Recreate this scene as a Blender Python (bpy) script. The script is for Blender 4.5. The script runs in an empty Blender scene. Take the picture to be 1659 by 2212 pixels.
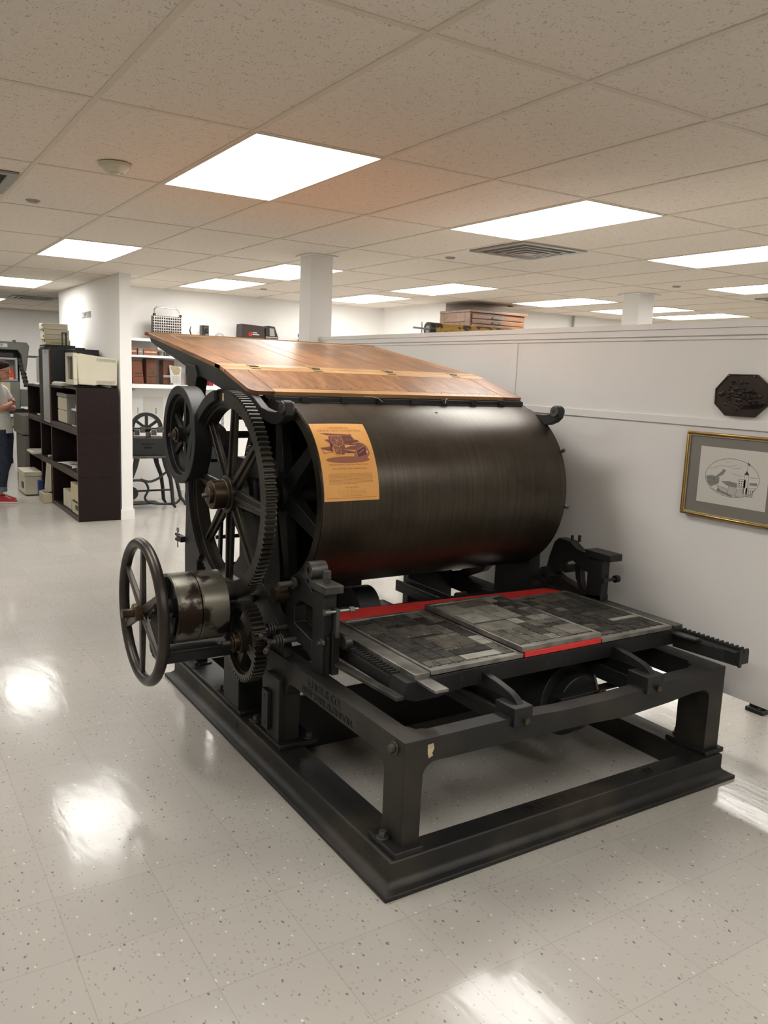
import bpy, bmesh, math, random
from mathutils import Vector, Matrix
random.seed(7)
scene = bpy.context.scene
PI = math.pi
CEIL = 2.582

# ---------------------------------------------------------------- camera
def make_camera():
    pitch, roll, yaw = math.radians(-9.300), math.radians(2.2558), math.radians(-32.4774)
    cy, sy = math.cos(yaw), math.sin(yaw)
    F = Vector((-sy*math.cos(pitch), cy*math.cos(pitch), math.sin(pitch)))
    r = Vector((cy, sy, 0)); u = r.cross(F)
    R = math.cos(roll)*r + math.sin(roll)*u
    U = -math.sin(roll)*r + math.cos(roll)*u
    cam = bpy.data.cameras.new('camera')
    cam.sensor_fit = 'VERTICAL'; cam.sensor_height = 36.0
    cam.lens = 1792.32/2212*36.0
    cam.clip_start = 0.05; cam.clip_end = 100
    ob = bpy.data.objects.new('camera', cam)
    ob.matrix_world = Matrix(((R.x, U.x, -F.x, 0), (R.y, U.y, -F.y, 0), (R.z, U.z, -F.z, 1.638), (0, 0, 0, 1)))
    scene.collection.objects.link(ob); scene.camera = ob
make_camera()

# ---------------------------------------------------------------- light and exposure
scene.view_settings.view_transform = 'Standard'
scene.view_settings.look = 'None'
scene.view_settings.gamma = 1.0
scene.view_settings.use_curve_mapping = False
scene.view_settings.exposure = 0.10
PANEL = 12.0            # brightness of the recessed ceiling panels
PANEL_COLOR = (1.0, 0.968, 0.925)
world = bpy.data.worlds.new('room_air'); scene.world = world; world.use_nodes = True
world.node_tree.nodes['Background'].inputs[0].default_value = (0.9, 0.9, 0.85, 1)
world.node_tree.nodes['Background'].inputs[1].default_value = 0.0
scene.cycles.max_bounces = 10
scene.cycles.diffuse_bounces = 6
scene.cycles.glossy_bounces = 5
scene.cycles.caustics_reflective = False
scene.cycles.caustics_refractive = False
scene.cycles.sample_clamp_indirect = 6.0

# ---------------------------------------------------------------- helpers
ORG = {}
def L(o): scene.collection.objects.link(o)
def tag(o, label=None, cat=None, group=None, kind=None):
    if label: o['label'] = label
    if cat: o['category'] = cat
    if group: o['group'] = group
    if kind: o['kind'] = kind
    return o
def thing(name, label, cat, loc, group=None):
    o = bpy.data.objects.new(name, None); o.empty_display_size = 0.1; L(o)
    o.location = loc; ORG[o.name] = Vector(loc)
    return tag(o, label, cat, group)
def root_of(o):
    while o.parent: o = o.parent
    return o

class MB:
    """collects solids in world coordinates and links them as one mesh object"""
    def __init__(s): s.bm = bmesh.new()
    def box(s, x0, x1, y0, y1, z0, z1):
        v = [s.bm.verts.new(p) for p in ((x0,y0,z0),(x1,y0,z0),(x1,y1,z0),(x0,y1,z0),(x0,y0,z1),(x1,y0,z1),(x1,y1,z1),(x0,y1,z1))]
        for f in ((0,3,2,1),(4,5,6,7),(0,1,5,4),(1,2,6,5),(2,3,7,6),(3,0,4,7)): s.bm.faces.new([v[i] for i in f])
        return s
    def prism(s, axis, pts, a, b):
        """polygon pts in the plane across axis ('x': y,z  'y': x,z  'z': x,y) drawn from a to b"""
        def P(p, t): return {'x': (t, p[0], p[1]), 'y': (p[0], t, p[1]), 'z': (p[0], p[1], t)}[axis]
        A = [s.bm.verts.new(P(p, a)) for p in pts]; B = [s.bm.verts.new(P(p, b)) for p in pts]
        s.bm.faces.new(A); s.bm.faces.new(B[::-1]); n = len(pts)
        for i in range(n): s.bm.faces.new((A[i], B[i], B[(i+1)%n], A[(i+1)%n]))
        return s
    def cyl(s, p0, p1, r, n=24, r2=None, cap=True):
        p0, p1 = Vector(p0), Vector(p1); d = (p1-p0).normalized()
        a = d.orthogonal().normalized(); b = d.cross(a); r2 = r if r2 is None else r2
        A, B = [], []
        for i in range(n):
            t = 2*PI*i/n + PI/n; e = a*math.cos(t)+b*math.sin(t)
            A.append(s.bm.verts.new(p0+e*r)); B.append(s.bm.verts.new(p1+e*r2))
        for i in range(n): s.bm.faces.new((A[i], A[(i+1)%n], B[(i+1)%n], B[i]))
        if cap: s.bm.faces.new(A[::-1]); s.bm.faces.new(B)
        return s
    def ball(s, c, r, sc=(1,1,1), n=16):
        g = bmesh.ops.create_uvsphere(s.bm, u_segments=n, v_segments=max(6, n//2), radius=r)
        for v in g['verts']: v.co = Vector((v.co.x*sc[0], v.co.y*sc[1], v.co.z*sc[2])) + Vector(c)
        return s
    def tube(s, pts, r, n=10, closed=False, radii=None):
        pts = [Vector(p) for p in pts]; m = len(pts); rings = []
        prev = None
        for i, p in enumerate(pts):
            if closed: t = pts[(i+1)%m]-pts[i-1]
            else: t = pts[min(i+1, m-1)]-pts[max(i-1, 0)]
            t.normalize()
            a = t.orthogonal().normalized() if prev is None else (prev-t*prev.dot(t)).normalized()
            prev = a; b = t.cross(a); rr = radii[i] if radii else r
            rings.append([s.bm.verts.new(p+(a*math.cos(2*PI*k/n)+b*math.sin(2*PI*k/n))*rr) for k in range(n)])
        for i in range(m if closed else m-1):
            A, B = rings[i], rings[(i+1)%m]
            for k in range(n): s.bm.faces.new((A[k], A[(k+1)%n], B[(k+1)%n], B[k]))
        if not closed: s.bm.faces.new(rings[0][::-1]); s.bm.faces.new(rings[-1])
        return s
    def ringx(s, x0, x1, yc, zc, ri, ro, n=96, prof=None, a0=0, a1=2*PI):
        """annulus about an axis along x; prof(i) scales the outer radius"""
        full = abs(a1-a0-2*PI) < 1e-6; m = n if full else n+1
        V = []
        for i in range(m):
            t = a0+(a1-a0)*i/n; c, q = math.cos(t), math.sin(t); R = prof(i) if prof else ro
            V.append([s.bm.verts.new((x, yc+rad*c, zc+rad*q)) for x, rad in ((x0,ri),(x0,R),(x1,R),(x1,ri))])
        for i in range(n if full else n):
            A, B = V[i], V[(i+1)%m]
            for k in range(4): s.bm.faces.new((A[k], A[(k+1)%4], B[(k+1)%4], B[k]))
        if not full: s.bm.faces.new(V[0]); s.bm.faces.new(V[-1][::-1])
        return s
    def gearx(s, x0, x1, yc, zc, ri, root, tip, teeth):
        pr = lambda i: (root, root, tip, tip)[i % 4]
        return s.ringx(x0, x1, yc, zc, ri, tip, n=teeth*4, prof=pr)
    def bar(s, p0, p1, w0, w1, t0, t1, side):
        """tapered rectangular bar; side = unit vector across, thickness along the third direction"""
        p0, p1, side = Vector(p0), Vector(p1), Vector(side)
        d = (p1-p0).normalized(); th = d.cross(side).normalized()
        q = []
        for p, w, t in ((p0, w0, t0), (p1, w1, t1)):
            q.append([s.bm.verts.new(p+side*a*w/2+th*b*t/2) for a, b in ((-1,-1),(1,-1),(1,1),(-1,1))])
        A, B = q
        s.bm.faces.new(A[::-1]); s.bm.faces.new(B)
        for k in range(4): s.bm.faces.new((A[k], A[(k+1)%4], B[(k+1)%4], B[k]))
        return s
    def faces(s, verts, faces, T=None):
        vs = [s.bm.verts.new(T(v) if T else v) for v in verts]
        for f in faces:
            try: s.bm.faces.new([vs[i] for i in f])
            except ValueError: pass
        return s
    def sheet(s, f, nu, nv, thick):
        """bent sheet: f(u,v,offset) -> point"""
        top = [[s.bm.verts.new(f(i/nu, j/nv, thick)) for j in range(nv+1)] for i in range(nu+1)]
        bot = [[s.bm.verts.new(f(i/nu, j/nv, 0)) for j in range(nv+1)] for i in range(nu+1)]
        for i in range(nu):
            for j in range(nv):
                s.bm.faces.new((top[i][j], top[i+1][j], top[i+1][j+1], top[i][j+1]))
                s.bm.faces.new((bot[i][j+1], bot[i+1][j+1], bot[i+1][j], bot[i][j]))
        for i in range(nu):
            s.bm.faces.new((bot[i][0], bot[i+1][0], top[i+1][0], top[i][0])); s.bm.faces.new((top[i][nv], top[i+1][nv], bot[i+1][nv], bot[i][nv]))
        for j in range(nv):
            s.bm.faces.new((top[0][j], top[0][j+1], bot[0][j+1], bot[0][j])); s.bm.faces.new((bot[nu][j], bot[nu][j+1], top[nu][j+1], top[nu][j]))
        return s
    def build(s, name, material, parent=None, bevel=0.0, label=None, fix=True, smooth=True):
        if fix: bmesh.ops.recalc_face_normals(s.bm, faces=s.bm.faces)
        off = ORG[root_of(parent).name] if parent else Vector((0,0,0))
        if parent is None:
            lo = [min(v.co[k] for v in s.bm.verts) for k in range(3)]; hi = [max(v.co[k] for v in s.bm.verts) for k in range(3)]
            off = Vector(((lo[0]+hi[0])/2, (lo[1]+hi[1])/2, lo[2]))
        for v in s.bm.verts: v.co -= off
        me = bpy.data.meshes.new(name); s.bm.to_mesh(me); s.bm.free()
        if smooth:
            me.polygons.foreach_set('use_smooth', [True]*len(me.polygons))
            me.set_sharp_from_angle(angle=math.radians(35))
        me.materials.append(material)
        o = bpy.data.objects.new(name, me); L(o)
        if parent: o.parent = parent
        else: o.location = off; ORG[o.name] = off
        if bevel:
            m = o.modifiers.new('edge', 'BEVEL'); m.width = bevel; m.segments = 2; m.limit_method = 'ANGLE'; m.angle_limit = math.radians(40)
        if label: o['label'] = label
        return o

def text_geo(body, size, extrude=0.0, align='CENTER', res=3):
    cu = bpy.data.curves.new('letters', 'FONT'); cu.body = body; cu.size = size; cu.extrude = extrude
    cu.align_x = align; cu.align_y = 'CENTER'; cu.resolution_u = res
    o = bpy.data.objects.new('letters', cu); L(o)
    dg = bpy.context.evaluated_depsgraph_get(); dg.update()
    me = o.evaluated_get(dg).to_mesh()
    v = [tuple(p.co) for p in me.vertices]; f = [tuple(p.vertices) for p in me.polygons]
    o.evaluated_get(dg).to_mesh_clear(); bpy.data.objects.remove(o); bpy.data.curves.remove(cu)
    return v, f

# ---------------------------------------------------------------- materials
def new_mat(name):
    m = bpy.data.materials.new(name); m.use_nodes = True
    nt = m.node_tree; b = nt.nodes['Principled BSDF']
    return m, nt, b
def N(nt, t, **kw):
    n = nt.nodes.new(t)
    for k, v in kw.items():
        if k in n.inputs.keys() if isinstance(k, str) else False: n.inputs[k].default_value = v
        else: setattr(n, k, v)
    return n
def mat(name, col, rough=0.6, metal=0.0, col2=None, scale=8.0, stretch=(1,1,1), bump=0.0, bscale=None, spec=0.5, coat=0.0, contrast=(0.35, 0.65), detail=6):
    m, nt, b = new_mat(name)
    b.inputs['Roughness'].default_value = rough; b.inputs['Metallic'].default_value = metal
    b.inputs['Specular IOR Level'].default_value = spec; b.inputs['Coat Weight'].default_value = coat
    tc = N(nt, 'ShaderNodeTexCoord'); mp = N(nt, 'ShaderNodeMapping'); mp.inputs['Scale'].default_value = stretch
    nt.links.new(tc.outputs['Object'], mp.inputs['Vector'])
    if col2:
        no = N(nt, 'ShaderNodeTexNoise'); no.inputs['Scale'].default_value = scale; no.inputs['Detail'].default_value = detail
        nt.links.new(mp.outputs[0], no.inputs['Vector'])
        cr = N(nt, 'ShaderNodeValToRGB'); e = cr.color_ramp.elements
        e[0].position, e[1].position = contrast; e[0].color = (*col, 1); e[1].color = (*col2, 1)
        nt.links.new(no.outputs['Fac'], cr.inputs[0]); nt.links.new(cr.outputs[0], b.inputs['Base Color'])
    else: b.inputs['Base Color'].default_value = (*col, 1)
    if bump:
        n2 = N(nt, 'ShaderNodeTexNoise'); n2.inputs['Scale'].default_value = bscale or scale*4; n2.inputs['Detail'].default_value = 5
        nt.links.new(mp.outputs[0], n2.inputs['Vector'])
        bu = N(nt, 'ShaderNodeBump'); bu.inputs['Strength'].default_value = bump; bu.inputs['Distance'].default_value = 0.002
        nt.links.new(n2.outputs['Fac'], bu.inputs['Height']); nt.links.new(bu.outputs[0], b.inputs['Normal'])
    return m
def emit(name, col, strength):
    m, nt, b = new_mat(name)
    b.inputs['Base Color'].default_value = (0.8, 0.8, 0.8, 1)
    b.inputs['Emission Color'].default_value = (*col, 1); b.inputs['Emission Strength'].default_value = strength
    return m

def floor_mat():
    m, nt, b = new_mat('waxed_vinyl_tile'); lk = nt.links.new
    tc = N(nt, 'ShaderNodeTexCoord'); sep = N(nt, 'ShaderNodeSeparateXYZ'); lk(tc.outputs['Object'], sep.inputs[0])
    def math_(op, a, bb=None, val=None):
        n = N(nt, 'ShaderNodeMath'); n.operation = op; lk(a, n.inputs[0])
        if bb is not None: lk(bb, n.inputs[1])
        elif val is not None: n.inputs[1].default_value = val
        return n.outputs[0]
    T = 0.3048
    ids, edges = [], []
    for ax, off in (('X', 0.11), ('Y', 0.04)):
        s0 = math_('ADD', sep.outputs[ax], val=off); s1 = math_('DIVIDE', s0, val=T)
        ids.append(math_('FLOOR', s1)); fr = math_('FRACT', s1)
        d = math_('ABSOLUTE', math_('SUBTRACT', fr, val=0.5)); edges.append(math_('GREATER_THAN', d, val=0.4968))
    comb = N(nt, 'ShaderNodeCombineXYZ'); lk(ids[0], comb.inputs[0]); lk(ids[1], comb.inputs[1])
    wn = N(nt, 'ShaderNodeTexWhiteNoise'); wn.noise_dimensions = '3D'; lk(comb.outputs[0], wn.inputs['Vector'])
    seam = math_('MAXIMUM', edges[0], edges[1])
    # base: soft mottling
    no = N(nt, 'ShaderNodeTexNoise'); no.inputs['Scale'].default_value = 2.2; no.inputs['Detail'].default_value = 3; lk(tc.outputs['Object'], no.inputs['Vector'])
    c1 = N(nt, 'ShaderNodeMix'); c1.data_type = 'RGBA'; c1.inputs[6].default_value = (0.415, 0.397, 0.36, 1); c1.inputs[7].default_value = (0.47, 0.452, 0.412, 1); lk(no.outputs['Fac'], c1.inputs[0])
    c2 = N(nt, 'ShaderNodeMix'); c2.data_type = 'RGBA'; c2.blend_type = 'MULTIPLY'; c2.inputs[0].default_value = 1.0
    rr = N(nt, 'ShaderNodeMapRange'); rr.inputs[3].default_value = 0.96; rr.inputs[4].default_value = 1.03; lk(wn.outputs['Value'], rr.inputs[0])
    lk(c1.outputs[2], c2.inputs[6]); lk(rr.outputs[0], c2.inputs[7])
    # chips: dark and light flecks
    wob = N(nt, 'ShaderNodeTexNoise'); wob.inputs['Scale'].default_value = 60; lk(tc.outputs['Object'], wob.inputs['Vector'])
    def flecks(scale, thr, dens, col, prev, seed):
        mp = N(nt, 'ShaderNodeMapping'); mp.inputs['Location'].default_value = (seed, seed*1.7, 0); mp.inputs['Rotation'].default_value = (0,0,seed)
        mp.inputs['Scale'].default_value = (1, 0.62, 1)
        add = N(nt, 'ShaderNodeVectorMath'); add.operation = 'MULTIPLY_ADD'; add.inputs[1].default_value = (0.012,0.012,0)
        lk(wob.outputs['Color'], add.inputs[0]); lk(tc.outputs['Object'], add.inputs[2]); lk(add.outputs[0], mp.inputs['Vector'])
        vo = N(nt, 'ShaderNodeTexVoronoi'); vo.voronoi_dimensions = '2D'; vo.inputs['Scale'].default_value = scale; lk(mp.outputs[0], vo.inputs['Vector'])
        near = math_('LESS_THAN', vo.outputs['Distance'], val=thr)
        sx = N(nt, 'ShaderNodeSeparateColor'); lk(vo.outputs['Color'], sx.inputs[0])
        pick = math_('LESS_THAN', sx.outputs[0], val=dens)
        fac = math_('MULTIPLY', near, pick)
        mx = N(nt, 'ShaderNodeMix'); mx.data_type = 'RGBA'; mx.inputs[7].default_value = (*col, 1); lk(fac, mx.inputs[0]); lk(prev, mx.inputs[6])
        return mx.outputs[2]
    c = c2.outputs[2]
    c = flecks(46, 0.17, 0.26, (0.39, 0.37, 0.32), c, 0.3)
    c = flecks(30, 0.10, 0.10, (0.17, 0.16, 0.14), c, 1.9)
    c = flecks(34, 0.10, 0.09, (0.70, 0.68, 0.62), c, 4.1)
    c = flecks(75, 0.18, 0.12, (0.30, 0.27, 0.22), c, 2.7)
    mx = N(nt, 'ShaderNodeMix'); mx.data_type = 'RGBA'; mx.inputs[7].default_value = (0.30, 0.275, 0.235, 1)
    sf = math_('MULTIPLY', seam, val=0.75); lk(sf, mx.inputs[0]); lk(c, mx.inputs[6])
    lk(mx.outputs[2], b.inputs['Base Color'])
    b.inputs['Roughness'].default_value = 0.5; b.inputs['Specular IOR Level'].default_value = 0.3
    b.inputs['Coat Weight'].default_value = 0.7; b.inputs['Coat Roughness'].default_value = 0.13; b.inputs['Coat IOR'].default_value = 1.55
    n2 = N(nt, 'ShaderNodeTexNoise'); n2.inputs['Scale'].default_value = 5.0; n2.inputs['Detail'].default_value = 4; lk(tc.outputs['Object'], n2.inputs['Vector'])
    r2 = N(nt, 'ShaderNodeMapRange'); r2.inputs[3].default_value = 0.06; r2.inputs[4].default_value = 0.20; lk(n2.outputs['Fac'], r2.inputs[0]); lk(r2.outputs[0], b.inputs['Coat Roughness'])
    mp = N(nt, 'ShaderNodeMapping'); mp.inputs['Scale'].default_value = (9, 2.5, 1); lk(tc.outputs['Object'], mp.inputs['Vector'])
    n3 = N(nt, 'ShaderNodeTexNoise'); n3.inputs['Scale'].default_value = 2.0; n3.inputs['Detail'].default_value = 3; lk(mp.outputs[0], n3.inputs['Vector'])
    tilt = math_('ADD', n3.outputs['Fac'], math_('MULTIPLY', wn.outputs['Value'], val=0.1))
    bu = N(nt, 'ShaderNodeBump'); bu.inputs['Strength'].default_value = 0.22; bu.inputs['Distance'].default_value = 0.004
    lk(tilt, bu.inputs['Height']); lk(bu.outputs[0], b.inputs['Coat Normal'])
    return m

def ceiling_mat():
    m, nt, b = new_mat('fissured_ceiling_tile'); lk = nt.links.new
    tc = N(nt, 'ShaderNodeTexCoord')
    wob = N(nt, 'ShaderNodeTexNoise'); wob.inputs['Scale'].default_value = 40; lk(tc.outputs['Object'], wob.inputs['Vector'])
    add = N(nt, 'ShaderNodeVectorMath'); add.operation = 'MULTIPLY_ADD'; add.inputs[1].default_value = (0.02,0.02,0)
    lk(wob.outputs['Color'], add.inputs[0]); lk(tc.outputs['Object'], add.inputs[2])
    mp = N(nt, 'ShaderNodeMapping'); mp.inputs['Scale'].default_value = (1, 0.5, 1); mp.inputs['Rotation'].default_value = (0,0,0.5); lk(add.outputs[0], mp.inputs['Vector'])
    vo = N(nt, 'ShaderNodeTexVoronoi'); vo.inputs['Scale'].default_value = 95; vo.voronoi_dimensions = '2D'; lk(mp.outputs[0], vo.inputs['Vector'])
    cr = N(nt, 'ShaderNodeValToRGB'); e = cr.color_ramp.elements
    e[0].position = 0.10; e[0].color = (0.54, 0.48, 0.40, 1); e[1].position = 0.24; e[1].color = (0.82, 0.75, 0.665, 1)
    no = N(nt, 'ShaderNodeTexNoise'); no.inputs['Scale'].default_value = 30; no.inputs['Detail'].default_value = 8; lk(tc.outputs['Object'], no.inputs['Vector'])
    ad = N(nt, 'ShaderNodeMath'); ad.operation = 'MULTIPLY_ADD'; ad.inputs[1].default_value = 1.2; ad.inputs[2].default_value = -0.52
    lk(no.outputs['Fac'], ad.inputs[0])
    s = N(nt, 'ShaderNodeMath'); s.operation = 'ADD'; lk(vo.outputs['Distance'], s.inputs[0]); lk(ad.outputs[0], s.inputs[1])
    lk(s.outputs[0], cr.inputs[0]); lk(cr.outputs[0], b.inputs['Base Color'])
    bu = N(nt, 'ShaderNodeBump'); bu.inputs['Strength'].default_value = 0.5; bu.inputs['Distance'].default_value = 0.002; lk(s.outputs[0], bu.inputs['Height']); lk(bu.outputs[0], b.inputs['Normal'])
    b.inputs['Roughness'].default_value = 0.95
    return m

def wood_mat(name, c_dark, c_mid, c_light, scale=1.0, along='y', rough=0.38, coat=0.25):
    m, nt, b = new_mat(name); lk = nt.links.new
    tc = N(nt, 'ShaderNodeTexCoord'); geo = N(nt, 'ShaderNodeNewGeometry')
    off = N(nt, 'ShaderNodeVectorMath'); off.operation = 'MULTIPLY_ADD'; off.inputs[1].default_value = (7.3, 5.1, 3.7)
    comb = N(nt, 'ShaderNodeCombineXYZ')
    for k in range(3): lk(geo.outputs['Random Per Island'], comb.inputs[k])
    lk(comb.outputs[0], off.inputs[0]); lk(tc.outputs['Object'], off.inputs[2])
    mp = N(nt, 'ShaderNodeMapping')
    mp.inputs['Scale'].default_value = {'y': (22*scale, 1.6*scale, 22*scale), 'x': (1.6*scale, 22*scale, 22*scale), 'z': (22*scale, 22*scale, 1.6*scale)}[along]
    lk(off.outputs[0], mp.inputs['Vector'])
    no = N(nt, 'ShaderNodeTexNoise'); no.inputs['Scale'].default_value = 1.0; no.inputs['Detail'].default_value = 9; no.inputs['Roughness'].default_value = 0.62; no.inputs['Distortion'].default_value = 0.6
    lk(mp.outputs[0], no.inputs['Vector'])
    cr = N(nt, 'ShaderNodeValToRGB'); e = cr.color_ramp.elements
    e[0].position = 0.30; e[0].color = (*c_dark, 1); e[1].position = 0.72; e[1].color = (*c_light, 1)
    em = cr.color_ramp.elements.new(0.5); em.color = (*c_mid, 1)
    lk(no.outputs['Fac'], cr.inputs[0])
    stain = N(nt, 'ShaderNodeTexNoise'); stain.inputs['Scale'].default_value = 3.0; stain.inputs['Detail'].default_value = 5; lk(off.outputs[0], stain.inputs['Vector'])
    mr = N(nt, 'ShaderNodeMapRange'); mr.inputs[1].default_value = 0.3; mr.inputs[2].default_value = 0.7; mr.inputs[3].default_value = 0.6; mr.inputs[4].default_value = 1.25; lk(stain.outputs['Fac'], mr.inputs[0])
    mul = N(nt, 'ShaderNodeMix'); mul.data_type = 'RGBA'; mul.blend_type = 'MULTIPLY'; mul.inputs[0].default_value = 1.0; lk(cr.outputs[0], mul.inputs[6]); lk(mr.outputs[0], mul.inputs[7])
    hv = N(nt, 'ShaderNodeHueSaturation'); mr2 = N(nt, 'ShaderNodeMapRange'); mr2.inputs[3].default_value = 0.82; mr2.inputs[4].default_value = 1.22
    lk(geo.outputs['Random Per Island'], mr2.inputs[0]); lk(mr2.outputs[0], hv.inputs['Value']); lk(mul.outputs[2], hv.inputs['Color']); lk(hv.outputs[0], b.inputs['Base Color'])
    b.inputs['Roughness'].default_value = rough; b.inputs['Coat Weight'].default_value = coat; b.inputs['Coat Roughness'].default_value = 0.25
    bu = N(nt, 'ShaderNodeBump'); bu.inputs['Strength'].default_value = 0.15; bu.inputs['Distance'].default_value = 0.001; lk(no.outputs['Fac'], bu.inputs['Height']); lk(bu.outputs[0], b.inputs['Normal'])
    return m

def cylinder_mat():
    """old turned steel: fine circumferential lines, brown tarnish, a few scratches"""
    m, nt, b = new_mat('tarnished_cylinder_steel'); lk = nt.links.new
    tc = N(nt, 'ShaderNodeTexCoord')
    no = N(nt, 'ShaderNodeTexNoise'); no.inputs['Scale'].default_value = 2.3; no.inputs['Detail'].default_value = 7; no.inputs['Roughness'].default_value = 0.6; lk(tc.outputs['Object'], no.inputs['Vector'])
    cr = N(nt, 'ShaderNodeValToRGB'); e = cr.color_ramp.elements
    e[0].position = 0.32; e[0].color = (0.026, 0.017, 0.011, 1); e[1].position = 0.70; e[1].color = (0.066, 0.056, 0.038, 1)
    lk(no.outputs['Fac'], cr.inputs[0])
    mp = N(nt, 'ShaderNodeMapping'); mp.inputs['Scale'].default_value = (160, 2.2, 2.2); lk(tc.outputs['Object'], mp.inputs['Vector'])
    st = N(nt, 'ShaderNodeTexNoise'); st.inputs['Scale'].default_value = 1.0; st.inputs['Detail'].default_value = 4; lk(mp.outputs[0], st.inputs['Vector'])
    mr = N(nt, 'ShaderNodeMapRange'); mr.inputs[1].default_value = 0.3; mr.inputs[2].default_value = 0.7; mr.inputs[3].default_value = 0.75; mr.inputs[4].default_value = 1.3; lk(st.outputs['Fac'], mr.inputs[0])
    mul = N(nt, 'ShaderNodeMix'); mul.data_type = 'RGBA'; mul.blend_type = 'MULTIPLY'; mul.inputs[0].default_value = 1; lk(cr.outputs[0], mul.inputs[6]); lk(mr.outputs[0], mul.inputs[7])
    lk(mul.outputs[2], b.inputs['Base Color'])
    b.inputs['Metallic'].default_value = 0.55
    rr = N(nt, 'ShaderNodeMapRange'); rr.inputs[3].default_value = 0.27; rr.inputs[4].default_value = 0.43; lk(no.outputs['Fac'], rr.inputs[0]); lk(rr.outputs[0], b.inputs['Roughness'])
    b.inputs['Specular IOR Level'].default_value = 0.6
    bu = N(nt, 'ShaderNodeBump'); bu.inputs['Strength'].default_value = 0.12; bu.inputs['Distance'].default_value = 0.0006; lk(st.outputs['Fac'], bu.inputs['Height']); lk(bu.outputs[0], b.inputs['Normal'])
    return m

M = {}
M['wall'] = mat('white_wall_paint', (0.86, 0.855, 0.835), 0.75, col2=(0.88, 0.875, 0.86), scale=3, bump=0.08, bscale=120)
M['partition'] = mat('partition_paint', (0.80, 0.79, 0.77), 0.42, col2=(0.82, 0.81, 0.79), scale=2)
M['trim'] = mat('trim_paint', (0.84, 0.835, 0.82), 0.45)
M['floor'] = floor_mat()
M['ceiling'] = ceiling_mat()
M['tbar'] = mat('ceiling_grid_paint', (0.70, 0.64, 0.54), 0.6)
M['panel'] = emit('lit_diffuser', PANEL_COLOR, PANEL)
M['iron'] = mat('black_cast_iron', (0.009, 0.0095, 0.0095), 0.5, 0.1, col2=(0.017, 0.018, 0.0175), scale=5, bump=0.35, bscale=70, spec=0.45)
M['iron_rust'] = mat('dusty_base_iron', (0.009, 0.0095, 0.0095), 0.52, 0.1, col2=(0.050, 0.040, 0.026), scale=3.2, bump=0.4, bscale=60, contrast=(0.46, 0.80))
M['gear'] = mat('oily_gear_iron', (0.016, 0.015, 0.0125), 0.40, 0.45, col2=(0.048, 0.041, 0.031), scale=6, bump=0.3, bscale=60)
M['wheel'] = mat('worn_handwheel_iron', (0.022, 0.019, 0.017), 0.36, 0.55, col2=(0.062, 0.053, 0.046), scale=5, bump=0.2, bscale=40)
M['bronze'] = mat('tarnished_bronze', (0.055, 0.036, 0.022), 0.36, 0.85, col2=(0.13, 0.096, 0.065), scale=9)
M['old_brass'] = mat('verdigris_brass', (0.10, 0.085, 0.05), 0.5, 0.5, col2=(0.20, 0.17, 0.10), scale=40)
M['steel'] = mat('dull_steel', (0.17, 0.165, 0.155), 0.38, 0.85, col2=(0.33, 0.32, 0.30), scale=14)
M['steel_dark'] = mat('dark_steel', (0.06, 0.058, 0.054), 0.42, 0.7, col2=(0.13, 0.125, 0.115), scale=12)
M['drum'] = mat('flaking_drum_steel', (0.035, 0.022, 0.016), 0.32, 0.7, col2=(0.21, 0.20, 0.165), scale=7.5, contrast=(0.40, 0.46), detail=4)
M['lead_dark'] = mat('inked_lead', (0.052, 0.050, 0.045), 0.40, 0.5, col2=(0.115, 0.110, 0.098), scale=30, bump=0.8, bscale=420)
M['lead'] = mat('type_lead', (0.14, 0.133, 0.112), 0.40, 0.6, col2=(0.28, 0.265, 0.225), scale=25, bump=0.8, bscale=380)
M['lead_light'] = mat('polished_type_lead', (0.27, 0.265, 0.235), 0.42, 0.5, col2=(0.42, 0.41, 0.36), scale=18, bump=0.4, bscale=300)
M['chase'] = mat('chase_iron', (0.16, 0.155, 0.14), 0.38, 0.7, col2=(0.38, 0.37, 0.34), scale=9, bump=0.2)
M['red'] = mat('red_board', (0.66, 0.032, 0.030), 0.6, col2=(0.72, 0.042, 0.036), scale=5)
M['cylinder'] = cylinder_mat()
M['wood'] = wood_mat('feed_board_wood', (0.12, 0.050, 0.020), (0.24, 0.105, 0.040), (0.37, 0.180, 0.070), 1.0, 'y')
M['wood_x'] = wood_mat('rail_wood', (0.30, 0.145, 0.055), (0.46, 0.25, 0.10), (0.62, 0.37, 0.165), 1.0, 'x')
M['cabinet_wood'] = wood_mat('oak_cabinet_wood', (0.10, 0.045, 0.02), (0.22, 0.10, 0.045), (0.33, 0.165, 0.08), 1.3, 'x')
M['espresso'] = mat('espresso_laminate', (0.009, 0.0040, 0.0036), 0.5, col2=(0.014, 0.0065, 0.0055), scale=12, stretch=(1, 1, 6), spec=0.25)
M['espresso_edge'] = mat('worn_laminate_edge', (0.075, 0.055, 0.045), 0.5)
M['beige'] = mat('aged_computer_plastic', (0.55, 0.52, 0.40), 0.5, col2=(0.60, 0.57, 0.45), scale=3)
M['beige2'] = mat('yellowed_plastic', (0.52, 0.46, 0.29), 0.5, col2=(0.58, 0.52, 0.35), scale=3)
M['grey_plastic'] = mat('grey_plastic', (0.28, 0.27, 0.24), 0.5)
M['black_plastic'] = mat('black_plastic', (0.015, 0.015, 0.016), 0.4)
M['dark_panel'] = mat('dark_metal_panel', (0.018, 0.020, 0.021), 0.45)
M['screen'] = mat('dark_glass_screen', (0.10, 0.10, 0.09), 0.15)
M['pale_grey'] = mat('pale_grey_metal', (0.42, 0.43, 0.44), 0.4, 0.2)
M['machine_grey'] = mat('machine_grey_paint', (0.16, 0.165, 0.145), 0.45, col2=(0.19, 0.195, 0.175), scale=6)
M['label'] = mat('white_label', (0.7, 0.69, 0.66), 0.6)
M['ink'] = mat('black_ink', (0.02, 0.02, 0.02), 0.7)
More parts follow.
